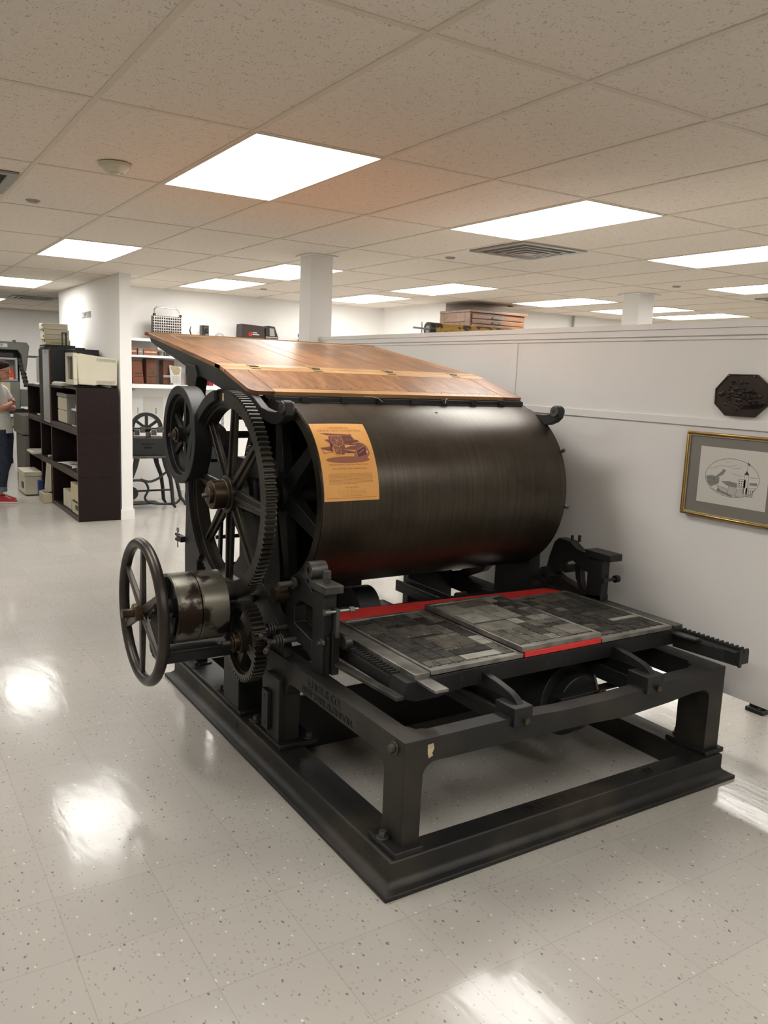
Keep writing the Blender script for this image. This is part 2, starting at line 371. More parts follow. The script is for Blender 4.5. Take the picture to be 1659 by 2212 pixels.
M['paper'] = mat('white_paper', (0.72, 0.71, 0.67), 0.8)
M['chrome'] = mat('chrome', (0.62, 0.61, 0.59), 0.18, 1.0)
M['leather'] = mat('brown_leather', (0.13, 0.045, 0.022), 0.5, col2=(0.19, 0.07, 0.035), scale=15)
M['leather_red'] = mat('red_brown_board', (0.24, 0.075, 0.035), 0.55)
M['black_leather'] = mat('black_leatherette', (0.02, 0.018, 0.017), 0.5, bump=0.4, bscale=200)
M['case_brown'] = mat('brown_case', (0.035, 0.022, 0.017), 0.45)
M['poster'] = mat('orange_poster_paper', (0.80, 0.385, 0.10), 0.55, col2=(0.84, 0.43, 0.125), scale=6)
M['poster_ink'] = mat('poster_purple_ink', (0.13, 0.035, 0.045), 0.7)
M['poster_ink2'] = mat('poster_soft_purple_ink', (0.33, 0.13, 0.075), 0.7)
M['poster_mid'] = mat('poster_mid_ink', (0.24, 0.080, 0.060), 0.7)
M['poster_light'] = mat('poster_highlight_ink', (0.55, 0.26, 0.10), 0.7)
M['poster_brown'] = mat('poster_brown_ink', (0.36, 0.16, 0.04), 0.7)
M['gold'] = mat('gold_frame', (0.50, 0.30, 0.09), 0.28, 0.9, col2=(0.60, 0.40, 0.14), scale=20)
M['frame_dark'] = mat('frame_inner_edge', (0.10, 0.05, 0.025), 0.5)
M['mat_grey'] = mat('grey_mount', (0.27, 0.255, 0.23), 0.85)
M['print'] = mat('print_paper', (0.80, 0.78, 0.72), 0.8)
M['etch'] = mat('etching_ink', (0.06, 0.06, 0.055), 0.8)
M['etch_soft'] = mat('etching_grey', (0.30, 0.30, 0.27), 0.8)
M['plaque'] = mat('dark_bronze_plaque', (0.018, 0.012, 0.010), 0.42, 0.5, col2=(0.040, 0.026, 0.020), scale=14, bump=0.3)
def glass_mat():
    m = bpy.data.materials.new('clear_glass'); m.use_nodes = True; nt = m.node_tree; nt.nodes.remove(nt.nodes['Principled BSDF'])
    tr = nt.nodes.new('ShaderNodeBsdfTransparent'); tr.inputs[0].default_value = (1, 1, 1, 1); gl = nt.nodes.new('ShaderNodeBsdfGlossy'); gl.inputs['Roughness'].default_value = 0.02
    fr = nt.nodes.new('ShaderNodeFresnel'); fr.inputs[0].default_value = 1.16; mx = nt.nodes.new('ShaderNodeMixShader')
    nt.links.new(fr.outputs[0], mx.inputs[0]); nt.links.new(tr.outputs[0], mx.inputs[1]); nt.links.new(gl.outputs[0], mx.inputs[2]); nt.links.new(mx.outputs[0], nt.nodes['Material Output'].inputs[0])
    return m
M['glass'] = glass_mat()
M['grille'] = mat('vent_metal', (0.36, 0.35, 0.32), 0.4, 0.3)
M['grille_dark'] = mat('vent_inside', (0.03, 0.028, 0.025), 0.9)
M['leopard'] = mat('mottled_yellow_roller', (0.055, 0.030, 0.018), 0.5, col2=(0.42, 0.24, 0.05), scale=11, contrast=(0.42, 0.47), detail=2)
M['skin'] = mat('skin', (0.50, 0.24, 0.17), 0.5); M['skin'].node_tree.nodes['Principled BSDF'].inputs['Subsurface Weight'].default_value = 0.1
M['hair'] = mat('dark_brown_hair', (0.016, 0.008, 0.006), 0.85, col2=(0.036, 0.018, 0.012), scale=40, bump=0.8, bscale=90, spec=0.2)
M['shirt'] = mat('pale_grey_cotton', (0.50, 0.50, 0.46), 0.9, col2=(0.56, 0.56, 0.52), scale=12, bump=0.3, bscale=25)
M['jeans'] = mat('dark_blue_denim', (0.010, 0.014, 0.028), 0.85, col2=(0.018, 0.026, 0.046), scale=30, bump=0.3)
M['cuff'] = mat('faded_denim_cuff', (0.10, 0.13, 0.16), 0.9)
M['shoe'] = mat('red_canvas', (0.38, 0.012, 0.022), 0.75)
M['sole'] = mat('white_rubber', (0.62, 0.60, 0.58), 0.6)
M['tape'] = mat('old_masking_tape', (0.52, 0.45, 0.30), 0.7, col2=(0.40, 0.32, 0.18), scale=40)
M['grey_box'] = mat('brown_grey_metal', (0.12, 0.108, 0.092), 0.5)
M['bag_blue'] = mat('blue_plastic', (0.02, 0.04, 0.16), 0.5)
M['orange'] = mat('orange_red_card', (0.75, 0.07, 0.02), 0.6)
M['keys'] = mat('cream_keys', (0.55, 0.48, 0.30), 0.5)

def structure(name, mb, m, bevel=0.0):
    return tag(mb.build(name, m, None, bevel), kind='structure')

# ---------------------------------------------------------------- room
X0, X1, Y0, Y1 = -3.6, 12.0, -3.6, 16.6
structure('floor', MB().box(X0, X1, Y0, Y1, -0.06, 0.0), M['floor'])
structure('wall_left', MB().box(X0-0.1, X0, Y0, Y1, 0, CEIL+0.02), M['wall'])
structure('wall_front', MB().box(X0, X1, Y0-0.1, Y0, 0, CEIL+0.02), M['wall'])
structure('wall_far', MB().box(X0, 8.0, Y1, Y1+0.1, 0, CEIL+0.02), M['wall'])
structure('baseboard_far', MB().box(X0, 8.0, Y1-0.012, Y1, 0, 0.1), M['trim'])
structure('wall_right', MB().box(X1, X1+0.1, Y0, 8.78, 0, CEIL+0.02), M['wall'])
structure('wall_back', MB().box(2.47, 6.5, 10.28, 10.38, 0, CEIL+0.02), M['wall'])
structure('wall_jog', MB().box(6.40, 6.50, 8.78, 10.28, 0, CEIL+0.02), M['wall'])
structure('wall_back_right', MB().box(6.50, X1, 8.78, 8.88, 0, CEIL+0.02), M['wall'])
structure('wall_stub', MB().box(2.35, 2.47, 8.95, 12.0, 0, CEIL+0.015), M['wall'])
structure('baseboard_stub', MB().box(2.337, 2.483, 8.937, 12.013, 0, 0.10).box(2.341, 2.479, 8.941, 12.009, 0.10, 0.112), M['trim'])
structure('baseboard_back', MB().box(2.49, 6.39, 10.266, 10.28, 0, 0.10), M['trim'])
structure('column_near', MB().box(3.13, 3.33, 6.15, 6.34, 0, CEIL+0.01).box(3.10, 3.36, 6.12, 6.37, CEIL-0.012, CEIL-0.002), M['trim'])
structure('column_far', MB().box(6.84, 7.06, 6.03, 6.25, 0, CEIL+0.01).box(6.80, 7.10, 5.99, 6.29, CEIL-0.012, CEIL-0.002), M['trim'])

# ceiling with openings for the light panels
GX, GY, GA, GB = 1.3977, 2.0595, 0.6158, 1.2068
LIGHTS = [  # x0, y0, width, length, label, in the photo
 (GX+0*GA, GY+1*GB, 'large glowing ceiling panel directly above the printing press feed board'),
 (GX+3*GA, GY+1*GB, 'wide glowing ceiling panel in front of the square air diffuser'),
 (GX+6*GA, GY+1*GB, 'glowing ceiling panel cut by the photo edge, level with the square air diffuser'),
 (GX+0*GA, GY+4*GB, 'glowing ceiling panel before the end of the stub wall'),
 (GX+3*GA, GY+4*GB, 'glowing ceiling panel partly hidden behind the near square column'),
 (GX+6*GA, GY+4*GB, 'glowing ceiling panel in front of the tall oak flat-file cabinet'),
 (6.86, GY+4*GB-0.02, 'glowing ceiling panel just over the corner of the oak flat-file cabinet'),
 (8.15, GY+4*GB-0.06, 'distant glowing ceiling panel crossed by the far square column'),
 (9.25, GY+4*GB-0.08, 'lowest distant glowing ceiling panel, just above the partition top'),
 (6.92, 4.11, 'glowing ceiling panel at the photo edge above the far end of the partition'),
 (GX+0*GA, GY+7*GB, 'glowing ceiling panel beside the wall lettered COMPUTERS'),
 (GX+0*GA, GY+10*GB, 'farthest glowing ceiling panel above the typesetting machine'),
 (3.22, 8.55, 'small glowing ceiling panel above the chrome grid lamp on the shelf'),
 (5.15, 8.60, 'glowing ceiling panel seen close behind the near square column'),
]
HIDDEN = [(GX-3*GA, GY+4*GB), (GX-3*GA, GY+1*GB), (GX-3*GA, GY-2*GB), (GX, GY-2*GB), (GX+3*GA, GY-2*GB), (GX+6*GA, GY-2*GB), (GX+9*GA, GY-2*GB), (GX-3*GA, GY+7*GB), (GX+3*GA, GY+10*GB)]
def ceiling():
    holes = [(x, y) for x, y, _ in LIGHTS]+HIDDEN
    xs = sorted({X0, X1}|{round(v, 4) for x, y in holes for v in (x+0.012, x+GA-0.012)})
    ys = sorted({Y0, Y1}|{round(v, 4) for x, y in holes for v in (y+0.012, y+GB-0.012)})
    b = MB(); z0, z1 = CEIL, CEIL+0.02
    for i in range(len(xs)-1):
        j = 0
        while j < len(ys)-1:
            def hole(jj):
                cx, cy = (xs[i]+xs[i+1])/2, (ys[jj]+ys[jj+1])/2
                return any(x < cx < x+GA and y < cy < y+GB for x, y in holes)
            if hole(j): j += 1; continue
            k = j
            while k < len(ys)-1 and not hole(k): k += 1
            b.box(xs[i], xs[i+1], ys[j], ys[k], z0, z1); j = k
    structure('ceiling', b, M['ceiling'])
    g = MB(); h = MB(); t = 0.012
    i = -9
    while GX+i*GA < X1:
        x = GX+i*GA
        if x > X0: g.box(x-t, x+t, Y0, Y1, CEIL-0.004, CEIL+0.001)
        i += 1
    j = -5
    while GY+j*GB < Y1:
        y = GY+j*GB
        if y > Y0: g.box(X0, X1, y-t, y+t, CEIL-0.0035, CEIL+0.001)
        j += 1
    structure('ceiling_trim_1', g, M['tbar'])
ceiling()
def light_panel(x, y, label, group):
    t = thing('ceiling_light', label, 'ceiling light', (x+GA/2, y+GB/2, CEIL), group)
    MB().box(x+0.0135, x+GA-0.0135, y+0.0135, y+GB-0.0135, CEIL+0.001, CEIL+0.006).build('diffuser', M['panel'], t)
    f = MB(); a, b_ = x, y; w = 0.014
    f.box(a, a+GA, b_, b_+w, CEIL-0.006, CEIL+0.03).box(a, a+GA, b_+GB-w, b_+GB, CEIL-0.006, CEIL+0.03)
    f.box(a, a+w, b_+w, b_+GB-w, CEIL-0.006, CEIL+0.03).box(a+GA-w, a+GA, b_+w, b_+GB-w, CEIL-0.006, CEIL+0.03)
    f.build('frame', M['tbar'], t)
for x, y, lab in LIGHTS: light_panel(x, y, lab, 'recessed ceiling light panels')
for x, y in HIDDEN: light_panel(x, y, 'recessed ceiling light panel outside the pictured part of the room', 'ceiling lights outside the picture')

def vent(x, y, label, w=0.6):
    t = thing('air_diffuser', label, 'vent', (x+w/2, y+w/2, CEIL-0.02))
    MB().box(x, x+w, y, y+w, CEIL-0.004, CEIL-0.0015).build('backing', M['grille_dark'], t)
    f = MB(); z0, z1 = CEIL-0.014, CEIL-0.004
    for k, ins in enumerate((0.0, 0.09, 0.15, 0.205)):
        ww = 0.05 if k == 0 else 0.022; a0, a1, b0, b1 = x+ins, x+w-ins, y+ins, y+w-ins; zz = z0-0.004*k
        for q in ((a0,a1,b0,b0+ww),(a0,a1,b1-ww,b1),(a0,a0+ww,b0+ww,b1-ww),(a1-ww,a1,b0+ww,b1-ww)): f.box(*q, zz, z1)
    f.build('louvre_frame', M['grille'], t)
    MB().box(x+w/2-0.05, x+w/2+0.05, y+w/2-0.05, y+w/2+0.05, CEIL-0.03, CEIL-0.004).build('centre_plate', M['grille'], t)
vent(3.885, 4.47, 'square louvred air diffuser beside the wide glowing panel')
vent(0.155, 4.74, 'louvred vent at the photo edge near the smoke detector')
vent(1.98, 13.2, 'dark dusty vent in the ceiling above the grey typesetting machine')
vent(7.95, 4.9, 'thin sliver of vent at the photo edge above the partition', 0.58)
SP = [(4.02, 5.49, 'round sprinkler cover beside the square air diffuser'), (0.94, 5.47, 'round sprinkler cover behind the smoke detector'),
      (4.06, 9.17, 'tiny sprinkler cover between the near column and the shelf lamp'), (7.12, 8.37, 'small sprinkler cover over the oak flat-file cabinet'), (6.60, 5.39, 'small sprinkler cover beside the far photo-edge panel')]
for x, y, lab in SP:
    b = MB(); b.cyl((x, y, CEIL), (x, y, CEIL-0.008), 0.042, 24, 0.038).cyl((x, y, CEIL-0.008), (x, y, CEIL-0.014), 0.03, 24, 0.028)
    tag(b.build('sprinkler_cover', M['grille'], None), lab, 'sprinkler', 'sprinkler covers in the ceiling')
t = thing('smoke_detector', 'cream round smoke detector on the ceiling', 'smoke detector', (1.09, 4.2, CEIL-0.05))
MB().cyl((1.09, 4.2, CEIL-0.0042), (1.09, 4.2, CEIL-0.018), 0.075, 32, 0.073).build('base', M['beige'], t)
MB().cyl((1.09, 4.2, CEIL-0.018), (1.09, 4.2, CEIL-0.045), 0.068, 32, 0.042).cyl((1.09, 4.2, CEIL-0.045), (1.09, 4.2, CEIL-0.055), 0.025, 24, 0.02).build('housing', M['beige'], t)

# partition panel beside the press
def partition():
    PX = 3.23; T = 0.09; y0, y1 = 0.6, 6.146
    b = MB().box(PX+0.006, PX+T, y0, y1, 0.288, 1.915)
    b.box(PX-0.012, PX+T+0.012, y0, y1, 1.905, 1.932)
    w = b; w = structure('wall_partition', b, M['partition'])
    b = MB()
    b.box(PX-0.006, PX+0.008, y0, y1, 1.873, 1.9045)
    b.box(PX-0.002, PX+0.008, y0, y1, 1.855, 1.868)
    b.box(PX-0.004, PX+0.008, y0, y1, 1.470, 1.506)
    for y in (3.735, 1.30):
        b.box(PX-0.002, PX+0.008, y-0.022, y+0.022, 1.507, 1.854)
    b.box(PX-0.002, PX+0.008, 6.10, y1, 1.507, 1.854)
    structure('trim_1', b, M['partition'], 0.001)
    for i, y in enumerate((0.8, 5.6)):
        b = MB().box(PX+0.02, PX+0.07, y-0.04, y+0.04, 0, 0.29)
        structure('trim_%d' % (i+2), b, M['steel_dark'])
partition()
# leg of something standing beyond the partition, seen under its lower edge
t = thing('machine_foot', 'small dark iron foot on the floor under the partition edge', 'machine foot', (3.84, 2.38, 0))
MB().box(3.82, 3.90, 2.335, 2.435, 0, 0.022).build('foot_plate', M['iron_rust'], t, 0.003)
MB().box(3.845, 3.875, 2.34, 2.43, 0.022, 0.42).build('leg', M['iron'], t, 0.003)
MB().cyl((3.835, 2.36, 0.022), (3.835, 2.36, 0.03), 0.008, 8).build('bolt', M['steel_dark'], t)

# wall pipe far behind
structure('trim_4', MB().cyl((8.6, 8.74, 0), (8.6, 8.74, CEIL-0.005), 0.018, 12), M['grille'])
# ---------------------------------------------------------------- the printing press
YC, ZC, RC = 3.36, 1.094, 0.42          # cylinder axis and radius
press = thing('cylinder_press', 'huge black iron cylinder printing press with wooden feed board, standing on the tiled floor', 'printing press', (2.2, 3.1, 0))

def base_frame():
    b = MB()
    ox0, ox1, oy0, oy1 = 1.362, 3.045, 2.018, 4.17      # outer web faces
    prof = [(0.042, 0.0), (0.042, 0.016), (0.020, 0.022), (0.004, 0.036), (0.0, 0.045), (0.0, 0.100), (-0.004, 0.105)]
    ix0, ix1, iy0, iy1 = 1.50, 2.93, 2.105, 4.08
    rings = []
    for d, z in prof: rings.append([(ox0-d, oy0-d, z), (ox1+d, oy0-d, z), (ox1+d, oy1+d, z), (ox0-d, oy1+d, z)])
    for z in (0.105, 0.0): rings.append([(ix0, iy0, z), (ix1, iy0, z), (ix1, iy1, z), (ix0, iy1, z)])
    V = [[b.bm.verts.new(p) for p in r] for r in rings]; n = len(V)
    for i in range(n):
        A, B = V[i], V[(i+1)%n]
        for k in range(4): b.bm.faces.new((A[k], A[(k+1)%4], B[(k+1)%4], B[k]))
    o = b.build('base_frame', M['iron_rust'], press, 0.003)
    # raised foundry letters cast on the front beam, half worn away
    v, f = text_geo('PAT. FEB. 1', 0.058, 0.0015)
    l = MB(); l.faces(v, f, lambda p: (2.10+p[0]*1.0, 2.062+p[1]*0.9, 0.1062+p[2]))
    v, f = text_geo('\u00b7 87', 0.05, 0.0015)
    l.faces(v, f, lambda p: (2.62+p[0], 2.066+p[1]*0.9, 0.1062+p[2]))
    l.build('cast_lettering', M['iron_rust'], o, fix=False, smooth=False)
    # bolt hole with plug on the side
    MB().cyl((1.359, 3.30, 0.07), (1.3625, 3.30, 0.07), 0.011, 16).build('bolt_hole', M['ink'], o)
base_frame()

def fillet(cx, cy, r, a0, a1, n=6):
    return [(cx+r*math.cos(a0+(a1-a0)*i/n), cy+r*math.sin(a0+(a1-a0)*i/n)) for i in range(n+1)]

def bed_frame():
    b = MB()
    # side rails with their posts as one cast profile (y,z), both sides
    for x0, x1, far in ((1.418, 1.492, False), (2.955, 3.046, True)):
        pts = [(2.05, 0.108), (2.05, 0.485), (3.93, 0.485), (3.93, 0.40), (3.20, 0.40)]
        pts += [(3.16, 0.36), (3.13, 0.108), (2.945, 0.108), (2.935, 0.33)]
        pts += fillet(2.86, 0.345, 0.052, 0.0, PI/2)[::1]
        zb = 0.397
        pts += [(2.86, zb), (2.22, zb)]
        yp = 2.165 if not far else 2.20
        pts += fillet(yp+0.055, zb-0.055, 0.055, PI/2, PI)
        pts += [(yp, 0.108)]
        b.prism('x', pts, x0, x1)
    # front rail with rounded haunches into the posts, (x,z)
    pts = [(1.418, 0.485), (1.418, 0.108), (1.484, 0.108), (1.492, 0.34)] + fillet(1.545, 0.348, 0.053, PI, PI/2)
    pts += [(2.2, 0.388), (2.45, 0.376), (2.70, 0.388), (2.84, 0.402)] + fillet(2.905, 0.352, 0.05, PI/2, 0) + [(2.955, 0.108), (3.046, 0.108), (3.046, 0.485), (2.95, 0.487), (2.60, 0.482), (2.52, 0.470), (2.36, 0.464), (2.12, 0.466), (1.94, 0.476), (1.86, 0.484)]
    b.prism('y', [((1.4938 if abs(p[0]-1.492) < 1e-3 else 2.9532 if abs(p[0]-2.955) < 1e-3 else min(max(p[0], 1.4192), 3.0448)), min(p[1], 0.4842)) for p in pts], 2.0485, 2.115)
    o = b.build('bed_frame', M['iron_rust'], press, 0.0035)
    # gussets inside the corners
    MB().prism('z', [(1.48, 2.10), (1.56, 2.10), (1.54, 2.125), (1.515, 2.13), (1.50, 2.16), (1.48, 2.17)], 0.46, 0.4838).build('corner_gusset', M['iron'], press, 0.002)
    MB().prism('z', [(2.96, 2.10), (2.88, 2.10), (2.90, 2.125), (2.93, 2.13), (2.94, 2.16), (2.96, 2.17)], 0.46, 0.4838).build('corner_gusset', M['iron'], press, 0.002)
    # rear and middle cross members
    MB().box(1.49, 2.96, 3.86, 3.93, 0.24, 0.32).build('cross_member', M['iron'], press, 0.004)
    MB().box(1.49, 2.94, 3.07, 3.16, 0.0, 0.105).box(1.49, 2.94, 3.07, 3.09, 0.10, 0.25).build('base_cross_beam', M['iron'], press, 0.003)
    MB().box(1.49, 2.33, 3.86, 3.92, 0.325, 0.62).build('rear_casting', M['iron'], press, 0.006)
    MB().box(2.645, 2.96, 3.86, 3.92, 0.325, 0.62).build('rear_casting', M['iron'], press, 0.006)
    # cast maker's letters on the outer side rail
    l = MB()
    for s, sz, zc, yc in (('R.HOE & CO.', 0.050, 0.458, 2.60), ('NEW YORK &LONDON.', 0.040, 0.418, 2.575)):
        v, f = text_geo(s, sz, 0.0012)
        l.faces(v, f, lambda p: (1.4172-p[2], yc-p[0]*0.92, zc+p[1]*0.95))
    l.build('maker_lettering', M['iron'], o, fix=False, smooth=False)
    # masking tape scrap and paint marks on the front corner
    MB().prism('y', [(1.508, 0.462), (1.531, 0.464), (1.535, 0.445), (1.527, 0.430), (1.531, 0.421), (1.514, 0.414), (1.509, 0.432)], 2.0482, 2.0495).build('tape_scrap', M['tape'], o, label='scrap of old masking tape')
    return o
bed = bed_frame()

def hexbolt(p, d, r, h, name='bolt', m=None, parent=None):
    p, d = Vector(p), Vector(d).normalized()
    b = MB().cyl(p, p+d*h*0.25, r*1.5, 20).cyl(p+d*h*0.25, p+d*h, r, 6)
    return b.build(name, m or M['steel_dark'], parent or press, 0.0008)
def post_feet():
    for x0, x1, y0, y1 in ((1.378, 1.492, 2.022, 2.19), (2.945, 3.066, 2.03, 2.24), (1.385, 1.56, 2.90, 3.22), (2.90, 3.06, 2.90, 3.22)):
        MB().box(x0, x1, y0, y1, 0.1045, 0.126).build('post_foot', M['iron'], press, 0.004)
    MB().box(1.378, 1.52, 3.30, 4.15, 0.1045, 0.122).build('post_foot', M['iron'], press, 0.004)
    MB().box(2.90, 3.05, 3.30, 4.15, 0.1045, 0.122).build('post_foot', M['iron'], press, 0.004)
    for p in ((1.398, 2.125, 0.126), (1.402, 3.18, 0.126), (1.53, 2.925, 0.126), (1.40, 3.60, 0.122), (1.40, 3.95, 0.122), (3.0, 2.22, 0.126)):
        hexbolt(p, (0,0,1), 0.014, 0.026, 'foot_bolt')
    hexbolt((1.418, 2.105, 0.448), (-1,0,0), 0.015, 0.022, 'rail_bolt')
    # bearing plate on the middle post
    MB().box(1.395, 1.42, 2.935, 3.06, 0.120, 0.40).build('post_web', M['iron'], press, 0.003)
    pl = MB().box(1.378, 1.396, 3.01, 3.07, 0.155, 0.325).build('bearing_plate', M['iron'], press, 0.002)
    for z in (0.30, 0.18): MB().cyl((1.3765, 3.04, z), (1.379, 3.04, z), 0.008, 12).build('plate_hole', M['ink'], pl)
post_feet()

def cheeks():
    """the tall side frames that carry the cylinder"""
    for k, (x0, x1) in enumerate(((1.435, 1.515), (2.955, 3.03))):
        b = MB()
        # front leg, bearing head, rear leg and cross web in (y,z)
        b.prism('x', [(3.18, 0.485), (3.20, 0.80), (3.235, 1.02), (3.26, 1.20), (3.27, 1.245), (3.45, 1.245), (3.47, 1.18), (3.47, 0.485)], x0, x1)
        b.prism('x', [(3.47, 0.98), (3.62, 1.04), (4.00, 1.10), (4.00, 1.04), (3.62, 0.97), (3.47, 0.88)], x0+0.01, x1-0.01)
        b.prism('x', [(3.34, 0.105), (3.34, 0.49), (3.52, 0.49), (3.52, 0.105)], x0-0.05, x1)
        b.prism('x', [(3.47, 0.70), (3.60, 0.56), (3.78, 0.485), (3.93, 0.485), (3.80, 0.52), (3.66, 0.61), (3.56, 0.74), (3.47, 0.82)], x0+0.01, x1-0.01)
        b.build('side_cheek', M['iron'], press, 0.004)
        c = MB().box(x0-0.02, x1+0.01, 3.25, 3.47, 1.185, 1.26).box(x0-0.015, x1+0.005, 3.28, 3.44, 1.02, 1.20).build('bearing_cap', M['iron'], press, 0.004)
        for y in (3.285, 3.435):
            b = MB().cyl((x0+0.03, y, 1.26), (x0+0.03, y, 1.278), 0.017, 6).cyl((x0+0.03, y, 1.278), (x0+0.03, y, 1.31), 0.009, 12).cyl((x0+0.03, y, 1.288), (x0+0.03, y, 1.302), 0.016, 6)
            b.build('cap_nut', M['steel_dark'], c, 0.001)
        # rear post that carries the feed board
        p = MB()
        p.prism('x', [(3.985, 0.105), (3.99, 0.7), (4.02, 1.30), (4.03, 1.52), (4.0, 1.60), (4.05, 1.655), (4.16, 1.665), (4.17, 1.62), (4.13, 1.55), (4.125, 1.30), (4.175, 0.7), (4.17, 0.105)], x0-0.015, x0+0.045)
        p.box(x0-0.02, x0+0.06, 3.96, 4.17, 0.105, 0.13)
        p.build('rear_post', M['iron'], press, 0.004)
cheeks()

def cylinder():
    x0, x1 = 1.578, 2.93
    b = MB().ringx(x0, x1, YC, ZC, RC-0.018, RC, n=160)
    cy_ = b.build('impression_cylinder', M['cylinder'], press)
    for xa, xb in ((x0-0.004, x0+0.03), (x1-0.03, x1+0.004)):
        MB().ringx(xa, xb, YC, ZC, RC-0.048, RC-0.004, n=160).build('end_rim', M['cylinder'], cy_)
    for xc in (x0+0.035, x1-0.035):
        s = MB().cyl((xc-0.05, YC, ZC), (xc+0.04, YC, ZC), 0.075, 32)
        for k in range(6):
            a = 2*PI*k/6+0.35; c, q = math.cos(a), math.sin(a)
            s.bar((xc, YC+c*0.06, ZC+q*0.06), (xc, YC+c*(RC-0.03), ZC+q*(RC-0.03)), 0.055, 0.035, 0.085, 0.055, (1,0,0))
        s.build('spider', M['iron'], cy_, 0.003)
    MB().cyl((1.30, YC, ZC), (3.08, YC, ZC), 0.036, 32).build('main_shaft', M['steel_dark'], press)
    a0, a1, nt = math.radians(50), math.radians(114), 20
    g = MB().ringx(1.515, 1.572, YC, ZC, RC-0.045, RC+0.012, n=nt*4, prof=lambda i: (RC-0.012, RC-0.012, RC+0.010, RC+0.010)[i % 4], a0=a0, a1=a1)
    g.build('gear_segment', M['gear'], cy_)
    # small screws on the shell
    for x, a in ((2.935, -8), (2.935, 30)):
        a = math.radians(a); s = MB().cyl((x, YC-RC*math.cos(a), ZC+RC*math.sin(a)), (x+0.001, YC-(RC+0.016)*math.cos(a), ZC+(RC+0.016)*math.sin(a)), 0.009, 10)
        s.build('edge_screw', M['steel_dark'], cy_)
    a = math.radians(66); r = RC+0.0003
    MB().cyl((2.30, YC-RC*math.cos(a), ZC+RC*math.sin(a)), (2.30, YC-(r+.0006)*math.cos(a), ZC+(r+.0006)*math.sin(a)), 0.007, 12).build('pin_hole', M['ink'], cy_)
    return cy_
cylinder()

def big_gear():
    yc, zc = 3.36, 1.108; x0 = 1.317
    b = MB().gearx(x0, x0+0.046, yc, zc, 0.388, 0.431, 0.446, 116)
    g = b.build('drive_gear', M['gear'], press)
    b = MB().ringx(x0+0.010, x0+0.066, yc, zc, 0.374, 0.3885, n=128)
    b.build('gear_rim', M['gear'], g, 0.001)
    # plain cover segment on the far half of the rim
    MB().ringx(x0-0.020, x0-0.0005, yc, zc, 0.402, 0.449, n=60, a0=math.radians(-52), a1=math.radians(80)).build('rim_cover', M['iron'], g, 0.002)
    MB().ringx(x0-0.002, x0+0.055, yc, zc, 0.4465, 0.452, n=8, a0=math.radians(76), a1=math.radians(88)).build('cover_tab', M['iron'], g)
    MB().prism('x', [(3.318, 1.540), (3.330, 1.541), (3.334, 1.520), (3.329, 1.506), (3.316, 1.512), (3.320, 1.528)], x0-0.0215, x0-0.0195).build('tape_scrap', M['tape'], g, label='scrap of old masking tape')
    s = MB()
    for k in range(8):
        a = 2*PI*k/8+math.radians(4); c, q = math.cos(a), math.sin(a)
        p0 = Vector((x0+0.034, yc+c*0.055, zc+q*0.055)); p1 = Vector((x0+0.040, yc+c*0.380, zc+q*0.380))
        s.bar(p0, p1, 0.020, 0.016, 0.070, 0.046, (1,0,0))
        s.bar(p0+Vector((-0.012,0,0)), p1+Vector((-0.012,0,0)), 0.018, 0.014, 0.018, 0.014, (1,0,0))
    s.cyl((x0+0.006, yc, zc), (x0+0.085, yc, zc), 0.082, 40)
    s.build('spokes', M['gear'], g, 0.003)
    h = MB().cyl((1.256, yc, zc), (x0+0.012, yc, zc), 0.062, 40).cyl((x0-0.006, yc, zc), (x0+0.010, yc, zc), 0.066, 40)
    h = h.build('hub', M['bronze'], g, 0.002)
    MB().cyl((1.240, yc-0.002, zc), (1.2565, yc-0.002, zc), 0.037, 32).build('hub_cap', M['bronze'], h, 0.002)
    MB().cyl((1.218, yc-0.004, zc), (1.241, yc-0.004, zc), 0.010, 4).build('square_stud', M['steel'], h, 0.001)
big_gear()

def small_gear():
    yc, zc = 3.12, 0.522; x0 = 1.296
    g = MB().gearx(x0, x0+0.055, yc, zc, 0.138, 0.155, 0.172, 46).build('pinion_gear', M['gear'], press)
    s = MB().ringx(x0+0.012, x0+0.04, yc, zc, 0.128, 0.142, n=64)
    for k in range(4):
        a = 2*PI*k/4+0.5; c, q = math.cos(a), math.sin(a)
        s.bar((x0+0.03, yc+c*0.03, zc+q*0.03), (x0+0.03, yc+c*0.132, zc+q*0.132), 0.02, 0.016, 0.05, 0.038, (1,0,0))
    s.cyl((x0-0.01, yc, zc), (x0+0.055, yc, zc), 0.048, 32)
    s.build('spokes', M['gear'], g, 0.002)
    MB().cyl((1.262, yc, zc), (1.30, yc, zc), 0.040, 32).cyl((1.255, yc, zc), (1.262, yc, zc), 0.030, 32).build('hub', M['bronze'], g, 0.002)
    MB().cyl((1.22, yc, zc), (1.256, yc, zc), 0.011, 16).build('shaft_end', M['steel_dark'], g)
    MB().cyl((1.35, yc, zc), (1.42, yc, zc), 0.03, 20).build('stub_shaft', M['iron'], press)
small_gear()

